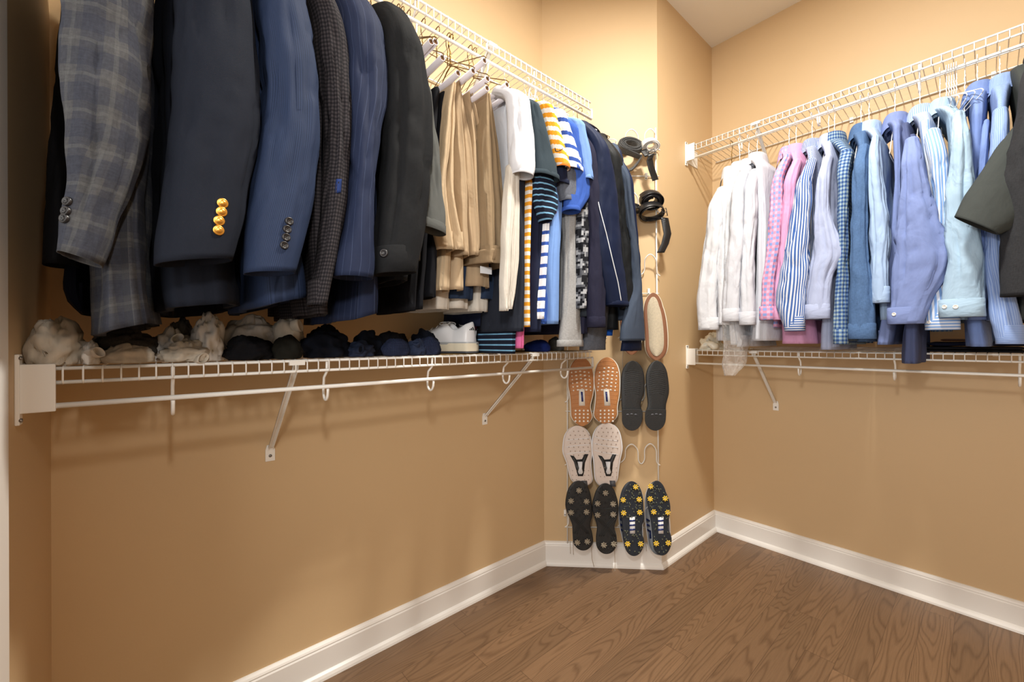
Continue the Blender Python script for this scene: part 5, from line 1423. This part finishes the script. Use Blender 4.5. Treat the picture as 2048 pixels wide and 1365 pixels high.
# 1 gum-soled running shoes (white dots in a tan sole)
for (lb, rows, yt, yb, sx) in (
    ('tan gum-soled running shoe behind the end of the lower left shelf', [(745, 1138, 1186), (770, 1137, 1187), (790, 1140, 1185), (815, 1142, 1180), (835, 1143, 1184), (850, 1147, 1182)], 715, 853, 0),
    ('tan gum-soled running shoe, the fully visible one right of the shelf end', [(740, 1190, 1238), (765, 1189, 1239), (790, 1192, 1238), (815, 1190, 1234), (835, 1188, 1234), (848, 1192, 1230)], 715, 849, 50)):
    r_, s_ = hang_shoe(lb, rows, yt, yb, M_GUM, M_WLEA, name='running_shoe', group=GH, midsole=M_WFOAM)
    mb = MB(); cx = 1162.5 if sx == 0 else 1214.5
    lean = -1 if sx == 0 else 1
    for j in range(7):
        y = 736+j*7.2
        for i in range(-2, 3):
            x = cx+i*8.6+lean*3-lean*j*0.8
            if abs(i) == 2 and j in (0,): continue
            lo_, hi_ = inside(rows, yt, yb, y)
            if not lo_ < x < hi_: continue
            dots(mb, [(x, y+abs(i)*1.2)], E, 0.0056 if abs(i) < 2 else 0.0036, 0.0036, 0.001, 10, ang=-0.15*lean)
    for j in range(4):
        for i in (-1.5, -0.5, 0.5, 1.5):
            dots(mb, [(cx-lean*1+i*8.2, 822+j*7)], E, 0.0044, 0.0048, 0.001, 10, ang=0.5*i*0.4)
    mb.build('tread_dots', M_WFOAM, s_)
    mb = MB(); x0 = cx-lean*1.5
    fpoly(mb, [(x0-6, 779), (x0+5, 779), (x0+7+lean, 812), (x0-5+lean, 812)], OFF); w_ = mb.build('shank_plate', M_WFOAM, s_)
    mb = MB(); fpoly(mb, [(x0-2.5, 784), (x0+1.5, 784), (x0+3, 804), (x0-1, 804)], OFF+0.001); mb.build('shank_inlay', M_NAVL, w_)
    mb = MB()
    for j in range(15): 
        y = 724+j*8.4
        lo_, hi_ = inside(rows, yt, yb, y+1)
        fline(mb, [(lo_, y+1), ((lo_+hi_)/2, y-1.5), (hi_, y+1)], E-0.0006, 0.0011)
    mb.build('tread_ridges', M_GUM, s_)
    if sx == 0:
        mb = MB()
        for k in range(3): upoly(mb, [(1181.5, 780+k*11), (1184.5, 776+k*11), (1184.5, 781+k*11), (1181.5, 786+k*11)])
        mb.build('side_stripe', M_NAVL, r_)
# 2 black leather-soled dress shoes
for (lb, rows, yt, yb, cx) in (
    ('black-soled brown dress shoe, left one of the pair', [(755, 1242, 1289), (785, 1242, 1288), (812, 1243, 1281), (825, 1244, 1285), (845, 1244, 1284)], 722, 862, 1264.5),
    ('black-soled brown dress shoe, right one of the pair', [(752, 1291, 1336), (785, 1293, 1338), (812, 1295, 1332), (825, 1291, 1332), (845, 1290, 1331)], 722, 862, 1314)):
    r_, s_ = hang_shoe(lb, rows, yt, yb, M_BLKR, M_BRNL, name='dress_shoe', group=GH, upscale=0.98, thick=0.010, heel=0.16)
    mb = MB()
    for j in range(12):
        y = 741+j*4.2; w_ = 17-abs(j-6)*0.5
        fline(mb, [(cx-w_, y+3), (cx, y-1), (cx+w_, y+3)], E-0.0002, 0.0009)
    mb.build('tread_ridges', M_BLKR, s_)
    mb = MB()
    lp, sp = face_outline(rows, 819, 862, OFF, toe=0.02, heel=0.55)
    a_ = [hitB(x, y, OFF+0.016) for x, y in lp]; b_ = [hitB(sx+(x-sx)*1.02, y, OFF-0.004) for (x, y), (sx, sy) in zip(lp, sp)]
    n = len(a_); mb.v.extend(a_+b_); mb.idx(range(n))
    for k in range(n): mb.idx([k, (k+1) % n, n+(k+1) % n, n+k])
    h_ = mb.build('heel', M_BLKR, r_, smooth=False, bevel=0.001)
    mb = MB(); dots(mb, [(cx-9, 830), (cx+7, 830), (cx-1, 829)], OFF+0.0165, 0.0075, 0.0045, 0.001, 12); mb.build('heel_grip', M_DKGREY, h_)
# 3 white golf shoes with pale nubbed soles
for (lb, rows, yt, yb, cx, ln) in (
    ('white golf shoe with pale nubbed sole, left of the pair under the running shoes', [(880, 1128, 1181), (905, 1127, 1183), (925, 1134, 1181), (950, 1140, 1183), (965, 1144, 1186)], 852, 974, 1157, -1),
    ('white golf shoe with pale nubbed sole, right of the pair under the running shoes', [(875, 1186, 1241), (900, 1185, 1243), (920, 1188, 1239), (950, 1190, 1235), (965, 1191, 1234)], 846, 976, 1213, 1)):
    r_, s_ = hang_shoe(lb, rows, yt, yb, M_PINKR, M_WLEA, name='golf_shoe', group=GH, midsole=M_WLEA, thick=0.02)
    mb = MB()
    for j in range(7):
        for i in range(-2, 3):
            if abs(i) == 2 and j in (0, 6): continue
            dots(mb, [(cx+i*9.6+(j % 2)*3, yt+11+j*8)], E, 0.0028, 0.0028, 0.003, 8)
    for j in range(3):
        for i in (-2, -1, 1, 2): dots(mb, [(cx+4+i*8, yt+90+j*9)], E, 0.0022, 0.0022, 0.002, 8)
    mb.build('nubs', M_NUB, s_)
    mb = MB()
    for k, y in enumerate((878, 891, 905)): fline(mb, [(cx-24, y+4*ln*-1), (cx-5, y+1), (cx+23, y-3*ln*-1+2)], E, 0.0013)
    mb.build('flex_ridge', M_WLEA, s_)
    mb = MB(); q = 0 if ln < 0 else 1
    fpoly(mb, [(cx-17, 911), (cx-9, 913), (cx-4, 920), (cx+7, 919), (cx+12, 909), (cx+20, 909), (cx+13, 926), (cx+11, 945), (cx+9, 953), (cx-1, 953), (cx-4, 943), (cx-9, 925)], OFF); y_ = mb.build('shank_brace', M_BLKR, s_)
    mb = MB(); fpoly(mb, [(cx-2, 924), (cx+8, 924), (cx+7, 938), (cx+9, 945), (cx+7, 949), (cx+1, 949), (cx-1, 944), (cx+1, 937)], OFF+0.001); mb.build('shank_inlay', M_WLEA, y_)
    mb = MB(); fpoly(mb, [(cx+6, 962), (cx+17, 962), (cx+19, 974), (cx+8, 974)], OFF); mb.build('heel_patch', M_DKGREY, s_)
# 4 black golf spikes
for (lb, rows, yt, yb, cx) in (
    ('black spiked golf shoe with grey pinwheel cleats, leftmost in the bottom row', [(990, 1132, 1182), (1015, 1131, 1184), (1035, 1138, 1184), (1050, 1144, 1180), (1065, 1145, 1184), (1085, 1146, 1187)], 962, 1102, 1158),
    ('black spiked golf shoe with grey pinwheel cleats, second in the bottom row', [(992, 1187, 1234), (1018, 1184, 1237), (1038, 1190, 1234), (1055, 1194, 1229), (1072, 1192, 1233), (1090, 1192, 1234)], 967, 1109, 1211)):
    dy = yt-962
    r_, s_ = hang_shoe(lb, rows, yt, yb, M_BLKR, M_WLEA, name='golf_shoe', group=GH, off=0.112, upscale=0.99)
    O2 = 0.1125
    for (x, y) in ((0, 981), (-16, 1002), (15, 1003), (-16, 1025), (15, 1024), (-4, 1085), (16, 1083)):
        mb = MB(); star(mb, cx+x-(-0.5 if y > 1060 else 0), y+dy, O2, 0.0135, 7, tr=0.0019, swirl=0.9); mb.build('cleat', M_GSP, r_)
    mb = MB()
    fline(mb, [(cx-25, 1009+dy), (cx-5, 1014+dy), (cx+24, 1010+dy)], O2, 0.0022)
    for e in (-4, 0, 4):
        fline(mb, [(cx-15+e, 1032+dy), (cx+e, 1048+dy), (cx+18+e*0.7, 1068+dy)], O2, 0.0018)
        fline(mb, [(cx+17+e, 1032+dy), (cx+2+e, 1050+dy), (cx-8+e, 1068+dy)], O2, 0.0018)
    for x, y in ((0, 981), (-16, 1002), (15, 1003), (-16, 1025), (15, 1024), (-4, 1085), (16, 1083)):
        fline(mb, [(cx+x*0.9+8*math.cos(t*PI/5), y+dy+8*math.sin(t*PI/5)) for t in range(9)], O2, 0.0009)
    mb.build('tread_bands', M_BLKR, s_)
    mb = MB()
    for k in range(130):
        y = random.choice((random.uniform(972, 1038), random.uniform(968, 1038), random.uniform(1062, 1096))); x = random.uniform(-22, 24)
        if not inside(rows, yt, yb, y+dy)[0] < cx+x < inside(rows, yt, yb, y+dy)[1]: continue
        dots(mb, [(cx+x, y+dy)], O2, 0.0024, 0.0034, 0.0026, 6)
    for k in range(9): dots(mb, [((rows[-1][1]+rows[-1][2])/2+(k-4)*3.6, yb-2.5-abs(k-4)**2*0.75)], O2-0.003, 0.003, 0.003, 0.003, 6)
    mb.build('nubs', M_BLKR, s_)
# 5 navy golf shoes with yellow spikes
for (lb, rows, yt, yb, cx, sh) in (
    ('navy and white golf shoe with yellow star cleats, third in the bottom row', [(990, 1240, 1286), (1020, 1238, 1287), (1040, 1243, 1288), (1060, 1245, 1281), (1080, 1247, 1288), (1098, 1249, 1287)], 963, 1113, 1264, 0),
    ('navy and white golf shoe with yellow star cleats, rightmost in the bottom row', [(985, 1292, 1334), (1015, 1296, 1341), (1038, 1301, 1338), (1055, 1303, 1336), (1075, 1305, 1343), (1098, 1306, 1342)], 962, 1112, 1318, 1)):
    r_, s_ = hang_shoe(lb, rows, yt, yb, M_NAVR, M_WLEA, name='golf_shoe', group=GH, off=0.108, upscale=1.03, urows=[(990, rows[0][1]-(0 if not sh else 2), rows[0][2]), (1040, rows[1][1]-(0 if not sh else 5), rows[1][2]-2), (1098, rows[-1][1]-(0 if not sh else 8), rows[-1][2])])
    O2 = 0.1085; C_ = [(7, 974), (-18, 1000), (14, 999), (-17, 1026), (15, 1025), (-9, 1088), (17, 1088)] if not sh else [(-17, 973), (-18, 998), (12, 997), (-11, 1024), (17, 1025), (-6, 1087), (18, 1086)]
    for x, y in C_:
        mb = MB(); star(mb, cx+x, y, O2, 0.0128, 7, tr=0.0027, swirl=0.2); dots(mb, [(cx+x, y)], O2, 0.0085, 0.0085, 0.0035, 10); c_ = mb.build('cleat', M_YEL, r_)
        mb = MB(); dots(mb, [(cx+x, y)], O2+0.0037, 0.0036, 0.0036, 0.001, 8); mb.build('cleat_centre', M_WFOAM, c_)
    mb = MB(); pl = [C_[i] for i in range(7)]
    for k in range(110):
        y = random.uniform(970, 1106); x = random.uniform(-20, 20)
        if 1036 < y < 1070 and abs(x) < 9: continue
        if 1036 < y < 1070 and abs(x) > 15: continue
        if any(abs(x-a)**2+abs(y-b)**2 < 64 for a, b in pl): continue
        lo_, hi_ = inside(rows, yt, yb, y)
        if not (lo_ < cx+x+(4 if sh and y > 1030 else 0) < hi_): continue
        dots(mb, [(cx+x+(4 if sh and y > 1030 else 0), y)], O2, 0.0028, 0.0040, 0.003, 6, ang=random.uniform(-0.8, 0.8))
    mb.build('nubs', M_OLN, s_)
    mb = MB()
    for x, y in C_:
        P_ = [(cx+x+8*math.cos(t*PI/5+2), y+8*math.sin(t*PI/5+2)) for t in range(10)]
        P_ = [q_ for q_ in P_ if inside(rows, yt, yb, q_[1])[0] < q_[0] < inside(rows, yt, yb, q_[1])[1]]
        if len(P_) > 2: mb.tube([hitB(u_, v_, O2) for u_, v_ in P_], 0.0011, 6)
    fline(mb, [(cx-16, 985), (cx-2, 982), (cx+2, 1000), (cx-6, 1012), (cx-18, 1014)], O2, 0.0013)
    mb.build('tread_bands', M_NAVR, s_)
    mb = MB(); x0 = cx+1+(3 if sh else 0)
    fpoly(mb, [(x0-6, 1036), (x0+5, 1034), (x0+5, 1068), (x0-5, 1068)], OFF+0.003); w_ = mb.build('shank_window', M_WLEA, s_)
    mb = MB()
    for k in range(3): fpoly(mb, [(x0-6, 1041+k*9), (x0+5, 1040+k*9), (x0+5, 1043.5+k*9), (x0-6, 1044.5+k*9)], OFF+0.004)
    mb.build('shank_stripe', M_NAVL, w_)
    mb = MB()
    xs_ = cx-24 if not sh else cx-26
    for k in range(3): upoly(mb, [(xs_, 1037+k*10), (xs_+8, 1041+k*10), (xs_+8, 1045+k*10), (xs_, 1041+k*10)])
    if not mb.v: fpoly(mb, [(cx-14, 1040), (cx-10, 1041), (cx-10, 1045), (cx-14, 1044)], 0.084)
    if sh: upoly(mb, [(cx-20, 1060), (cx-16, 1062), (cx-15, 1078), (cx-19, 1078)])
    mb.build('side_stripe', M_NAVL, r_)
# 6 canvas shoes with cream soles edged in tan
for (lb, rows, yt, yb, cx) in (
    ('cream-soled canvas shoe edged in tan, the fully visible one in the upper row', [(612, 1287, 1326), (640, 1288, 1332), (670, 1290, 1335), (698, 1291, 1335)], 586, 721, 1311),
    ('cream-soled canvas shoe mostly hidden behind the navy clothes', [(615, 1238, 1282), (645, 1240, 1286), (670, 1242, 1284), (690, 1244, 1282)], 578, 710, 1262)):
    r_, s_ = hang_shoe(lb, rows, yt, yb, M_TANR, M_WLEA, name='canvas_shoe', group=GH, thick=0.028, toe=0.30, heel=0.22, midsole=M_CREAMR, upscale=0.96)
    lp, sp = face_outline(rows, yt+8, yb-8, OFF, toe=0.30, heel=0.22)
    mb = MB()
    rr = [[hitB(lerp(sx, x, s), y, o) for (x, y), (sx, sy) in zip(lp, sp)] for s, o in ((0.0, OFF+0.0022), (0.66, OFF+0.0022), (0.68, OFF-0.001))]
    mb.ring_loft(rr, [[(p.x, p.z) for p in r]+[(0, 0)] for r in rr]); mb.build('outsole_pad', M_MESHR, s_)
# laces
for lb, pts, offs in (('lace hanging', [(1162, 1095), (1166, 1110), (1168, 1130)], 0.03),):
    pass
LC = [o for o in COL.objects if o.name.startswith('golf_shoe')]
def lace(parent, pxs, off):
    mb = MB(); P = []
    for i in range(len(pxs)-1):
        for k in range(5): P.append(hitB(lerp(pxs[i][0], pxs[i+1][0], k/5), lerp(pxs[i][1], pxs[i+1][1], k/5), off))
    P.append(hitB(*pxs[-1], off)); mb.tube(P, 0.0014, 5); mb.build('lace', M_LACE, parent)
blk = [o for o in LC if 'black spiked' in o['label']]
lace(blk[0], [(1139, 1040), (1140, 1080), (1141, 1108)], 0.045); lace(blk[0], [(1144, 1040), (1146, 1085), (1147, 1110)], 0.05); lace(blk[0], [(1181, 1060), (1183, 1100), (1184, 1118), (1188, 1134)], 0.045)
lace(blk[1], [(1229, 1060), (1229, 1100), (1230, 1130), (1229.5, 1146)], 0.05)
nv = [o for o in LC if 'yellow star' in o['label']]
lace(nv[1], [(1289, 1050), (1291, 1085), (1293, 1103)], 0.05)
ds = [o for o in COL.objects if o.name.startswith('dress_shoe')]
lace(ds[0], [(1246, 700), (1245, 722), (1246, 740)], 0.04); lace(ds[1], [(1322, 715), (1322, 735)], 0.04)

# --- belts coiled on the top loops
def band_strip(mb, P, width_dirs, width, th=0.003):
    rings = []; uvs = []; L = 0
    for i, p in enumerate(P):
        t = (P[min(i+1, len(P)-1)]-P[max(i-1, 0)]).normalized(); w_ = width_dirs[i].normalized(); nn = t.cross(w_).normalized()
        if i: L += (p-P[i-1]).length
        h, e = width/2, th/2
        rings.append([p-w_*h-nn*e*0.6, p-w_*(h-0.002)-nn*e, p+w_*(h-0.002)-nn*e, p+w_*h-nn*e*0.6, p+w_*h+nn*e*0.6, p+w_*(h-0.002)+nn*e, p-w_*(h-0.002)+nn*e, p-w_*h+nn*e*0.6])
        uvs.append([(0, L), (0.002, L), (width, L), (width, L), (width, L), (width, L), (0, L), (0, L), (0, L)])
    b = mb.ring_loft(rings, uvs); mb.idx([b+k for k in range(8)]); n = (len(P)-1)*8; mb.idx([b+n+k for k in range(8)])
def coil(mb, ctr, axis, r0, r1, turns, width, th, up=Vector((0, 0, 1)), tail=None, squash=0.85):
    ax = axis.normalized(); u = (up-ax*up.dot(ax)).normalized(); v = ax.cross(u)
    P = []; Wd = []; n = int(turns*36)
    for i in range(n+1):
        th_ = 2*PI*turns*i/n; r = lerp(r0, r1, i/n)
        P.append(ctr+u*math.cos(th_)*r*squash+v*math.sin(th_)*r+ax*0.004*math.sin(th_*0.7)); Wd.append(ax)
    if tail:
        last = P[-1]
        for q, wd in tail:
            for k in range(1, 7): P.append(last.lerp(q, k/6)); Wd.append(Wd[-1].lerp(wd, 0.25).normalized())
            last = q
    band_strip(mb, P, Wd, width, th)
M_BRAID = fabric('grey_braided_elastic', (150, 148, 144), 'gingham', (96, 96, 96), (58, 58, 60), p=0.006, weave=1.0, mott=0.2)
M_BLKL = basic('black_leather', (22, 22, 24), 0.35, bump=0.2, bscale=300)
M_WBELT = basic('white_belt_leather', (216, 212, 206), 0.4)
AX = (BN*0.82+BT*0.1-Vector((0, 0, 1))*0.35).normalized()
GB = 'rolled belts hanging on the rack loops'
p = hitB(1261, 293, 0.055)
b1 = thing('rolled_belt', 'grey braided belt rolled on the top left visible loop', 'belt', p, GB)
mb = MB(); coil(mb, p, (BN*0.6+BT*0.12+Vector((0, 0, 1))*0.25).normalized(), 0.030, 0.060, 4.35, 0.036, 0.0055, tail=[(hitB(1282, 315, 0.065), BN), (hitB(1270, 332, 0.065), (BN+BT*0.6).normalized()), (hitB(1256, 343, 0.06), (BT+BN*0.4).normalized())], squash=0.72); mb.build('strap', M_BRAID, b1)
p = hitB(1301, 291, 0.055)
b2 = thing('rolled_belt', 'white belt with black end strap rolled on the top right loop', 'belt', p, GB)
mb = MB(); coil(mb, p, (BN*0.7+BT*0.1-Vector((0, 0, 1))*0.7).normalized(), 0.020, 0.042, 3.3, 0.036, 0.0045, squash=0.7); mb.build('strap', M_WBELT, b2)
mb = MB(); P = [hitB(x, y, o) for x, y, o in ((1286, 300, 0.07), (1296, 312, 0.085), (1303, 308, 0.09), (1299, 320, 0.085), (1303, 338, 0.075), (1308, 352, 0.065), (1311, 361, 0.06))]
P2 = []; [P2.extend([P[i].lerp(P[i+1], k/5) for k in range(5)]) for i in range(len(P)-1)]; P2.append(P[-1])
band_strip(mb, P2, [BT*0.95+Vector((0, 0, 0.25))]*len(P2), 0.028, 0.004); mb.build('end_strap', M_BLKL, b2)
def buckle(x, y, off, w_, h_, par, mat, rot=0.0):
    c = hitB(x, y, off); u = BT*math.cos(rot)+Vector((0, 0, 1))*math.sin(rot); v = -BT*math.sin(rot)+Vector((0, 0, 1))*math.cos(rot)
    mb = MB(); mb.tube([c+u*w_*a_+v*h_*b_ for a_, b_ in ((-1, -1), (1, -1), (1, 1), (-1, 1))], 0.0022, 6, closed=True); mb.tube([c-u*w_, c+u*w_*0.9], 0.0016, 6); mb.build('buckle', mat, par)
buckle(1303, 306, 0.10, 0.017, 0.012, b2, M_BTN_DARK, 0.3)
p = hitB(1302, 401, 0.055)
b3 = thing('rolled_belt', 'black leather belt rolled tightly on the second row loop', 'belt', p, GB)
mb = MB(); coil(mb, p, (BN*0.7+BT*0.15-Vector((0, 0, 1))*0.65).normalized(), 0.022, 0.056, 5.2, 0.036, 0.0048, squash=0.75); mb.build('strap', M_BLKL, b3)
p = hitB(1303, 424, 0.055)
b4 = thing('rolled_belt', 'black leather belt with buckle and long tail hanging below the tight roll', 'belt', p, GB)
mb = MB(); coil(mb, p, (BN*0.6+BT*0.1-Vector((0, 0, 1))*0.8).normalized(), 0.050, 0.062, 1.45, 0.034, 0.005, squash=0.7, tail=[(hitB(1329, 436, 0.08), BT), (hitB(1335, 468, 0.07), BT), (hitB(1330, 488, 0.06), BT), (hitB(1321, 506, 0.055), BT)]); mb.build('strap', M_BLKL, b4)
buckle(1329, 425, 0.10, 0.010, 0.017, b4, M_BTN_DARK, 0.2)
p = hitB(1266, 418, 0.05)
b5 = thing('rolled_belt', 'black belt partly hidden behind the hanging navy clothes', 'belt', p, GB)
mb = MB(); coil(mb, p, (BN*0.5-Vector((0, 0, 1))*0.85).normalized(), 0.024, 0.034, 2.2, 0.030, 0.0035, squash=0.6); mb.build('strap', M_BLKL, b5)
buckle(1274, 416, 0.085, 0.009, 0.014, b5, M_BLKL)

# ------------------------------------------------------------------ white shoes on the shelf, heels to the room
W0 = W
def shelf_shoe(label, ac, c_heel, z0, L=0.275, sc_=1.0, logo=False, rot=0.42):
    def W(side_, a, c, z):
        da, dc = a-ac, c-c_heel; cr_, sr_ = math.cos(rot), math.sin(rot)
        return W0(side_, ac+da*cr_+dc*sr_, c_heel-da*sr_+dc*cr_, z)
    root = thing('white_sneaker', label, 'shoe', W('L', ac, c_heel, z0), 'white shoes on the lower left shelf')
    N = 44
    def width(s):
        return 0.5*(0.066+0.030*math.sin(PI*min(1, max(0, (s-0.25)/0.75)))**0.8)*(min(1, math.sqrt(max(0, 1-max(0, (0.10-s)/0.10)**2)))*0.5+0.5*min(1, (s+0.03)/0.10 if s < 0.07 else 1))*(math.sqrt(max(0.0, 1-max(0, (s-0.80)/0.20)**2)))
    def top(s):
        if s < 0.24: return 0.102-0.024*(1-math.cos(s/0.24*PI))/2
        if s < 0.38: return 0.078+0.026*(1-math.cos((s-0.24)/0.14*PI))/2
        if s < 0.95: return lerp(0.104, 0.052, ((s-0.38)/0.57)**0.8)
        return 0.050
    rings = []; uvs = []
    for i in range(N+1):
        s = i/N; w_ = max(0.002, width(s)); h = top(s)*sc_; zb = 0.026
        if s > 0.96: h = lerp(h, 0.030, (s-0.96)/0.04)
        sm = lambda e0, e1, v_: (lambda t_: t_*t_*(3-2*t_))(min(1, max(0, (v_-e0)/(e1-e0)))); op = sm(0.03, 0.10, s)*(1-sm(0.32, 0.42, s))
        rr_ = [(0.78, lerp(zb, h, 0.8)), (lerp(0.45, 0.64, op), h-0.002), (lerp(0.25, 0.54, op), h), (lerp(0.1, 0.44, op), h-0.004*op+0.002*(1-op)), (lerp(0.05, 0.40, op), h-0.045*op+0.002*(1-op))]
        pr = [(-0.2, zb), (-0.95, zb), (-1.0, zb+0.012), (-0.97, lerp(zb, h, 0.45))] + [(-x_, z_) for x_, z_ in rr_] + rr_[::-1] + [(0.97, lerp(zb, h, 0.45)), (1.0, zb+0.012), (0.95, zb), (0.2, zb)]
        rings.append([W('L', ac+x*w_, c_heel-s*L-0.010*(z-zb)/0.1*(1-s), z0+z) for x, z in pr]); uvs.append([(0.01*k, s*L) for k in range(len(pr)+1)])
    mb = MB(); b = mb.ring_loft(rings, uvs); mb.idx([b+k for k in range(18)]); mb.idx([b+N*18+k for k in range(18)])
    up = mb.build('upper', M_WLEA, root, sub=1)
    for nm, z_a, z_b, m_, ws in (('outsole', 0.0, 0.007, M_DKGREY, 1.04), ('midsole', 0.006, 0.028, M_CREAMR, 1.10), ('sole_trim', 0.027, 0.036, M_GREYT, 1.05)):
        rings = []; uvs = []
        for i in range(N+1):
            s = i/N; w_ = max(0.002, width(s))*ws
            rise = 0.008*max(0, (s-0.8)/0.2)**2
            zt_ = z_b+(0.004 if nm == 'midsole' and s < 0.3 else 0)
            pr = [(-1, z_a+rise), (-1.03, (z_a+zt_)/2), (-1, zt_), (1, zt_), (1.03, (z_a+zt_)/2), (1, z_a+rise)]
            rings.append([W('L', ac+x*w_, c_heel+0.006-s*(L+0.012), z0+z) for x, z in pr]); uvs.append([(0, 0)]*7)
        mb = MB(); b = mb.ring_loft(rings, uvs); mb.idx([b+k for k in range(6)]); mb.idx([b+N*6+k for k in range(6)])
        mb.build(nm, m_, root, auto=0.9)
    # laces: crossing bars and a bow
    mb = MB()
    for k in range(5):
        s = 0.42+k*0.085; h = top(s)*sc_+0.004; w_ = width(s)*0.55
        mb.tube([W('L', ac-w_, c_heel-s*L, z0+h-0.008), W('L', ac-w_*0.4, c_heel-s*L-0.003, z0+h), W('L', ac+w_*0.4, c_heel-s*L-0.010, z0+h), W('L', ac+w_, c_heel-s*L-0.012, z0+h-0.008)], 0.0018, 6)
    for sg in (-1, 1):
        P = []
        for k in range(15):
            th = PI*2*k/14
            P.append(W('L', ac+sg*(0.006+0.022*(1-math.cos(th))/2), c_heel-0.40*L-0.020*math.sin(th), z0+0.1035+0.006*math.sin(th/2)-0.016*(1-math.cos(th))/2))
        mb.tube(P, 0.0018, 6)
    mb.build('laces', M_WLEA, root)
    # side straps, seen as pale bands
    mb = MB()
    for k in range(3):
        P = []
        s0 = 0.50+k*0.10
        for j in range(8):
            f = j/7; s = s0+0.05*f
            P.append(W('L', ac-width(s)*(1.04-0.22*f**2), c_heel-s*L, z0+lerp(0.032, top(s)*0.92, f)))
        band_strip(mb, P, [Vector((1, 0, 0))]*8, 0.010, 0.002)
    mb.build('side_stripe', M_GREYT, root)
    if logo:      # three slanted bars at the heel
        hang_shoe.bvh = BVHTree.FromPolygons([tuple(v.co + rootloc(up)) for v in up.data.vertices], [tuple(p_.vertices) for p_ in up.data.polygons])
        mb = MB()
        for k in range(3):
            x_ = 939.5+3.4*k; h_ = (2.6, 4.6, 6.6)[k]
            upoly(mb, [(x_, 661), (x_+2.2, 661), (x_+2.2-h_*0.35, 661-h_), (x_-h_*0.35, 661-h_+0.8)], 0.0006)
        if mb.v: mb.build('heel_mark', M_BLKR, root, smooth=False)
    return root
M_GREYT = basic('light_grey_trim', (168, 172, 174), 0.4)
ash = aL(954, 690, -0.005)
shelf_shoe('white sneaker with three small dark bars on the heel, beside the dotted sock ball', ash, -0.012, zL+0.002, logo=True)
shelf_shoe('white sneaker half covered by the striped shirt hem', aL(994, 690, -0.02)-0.005, -0.03, zL+0.002)
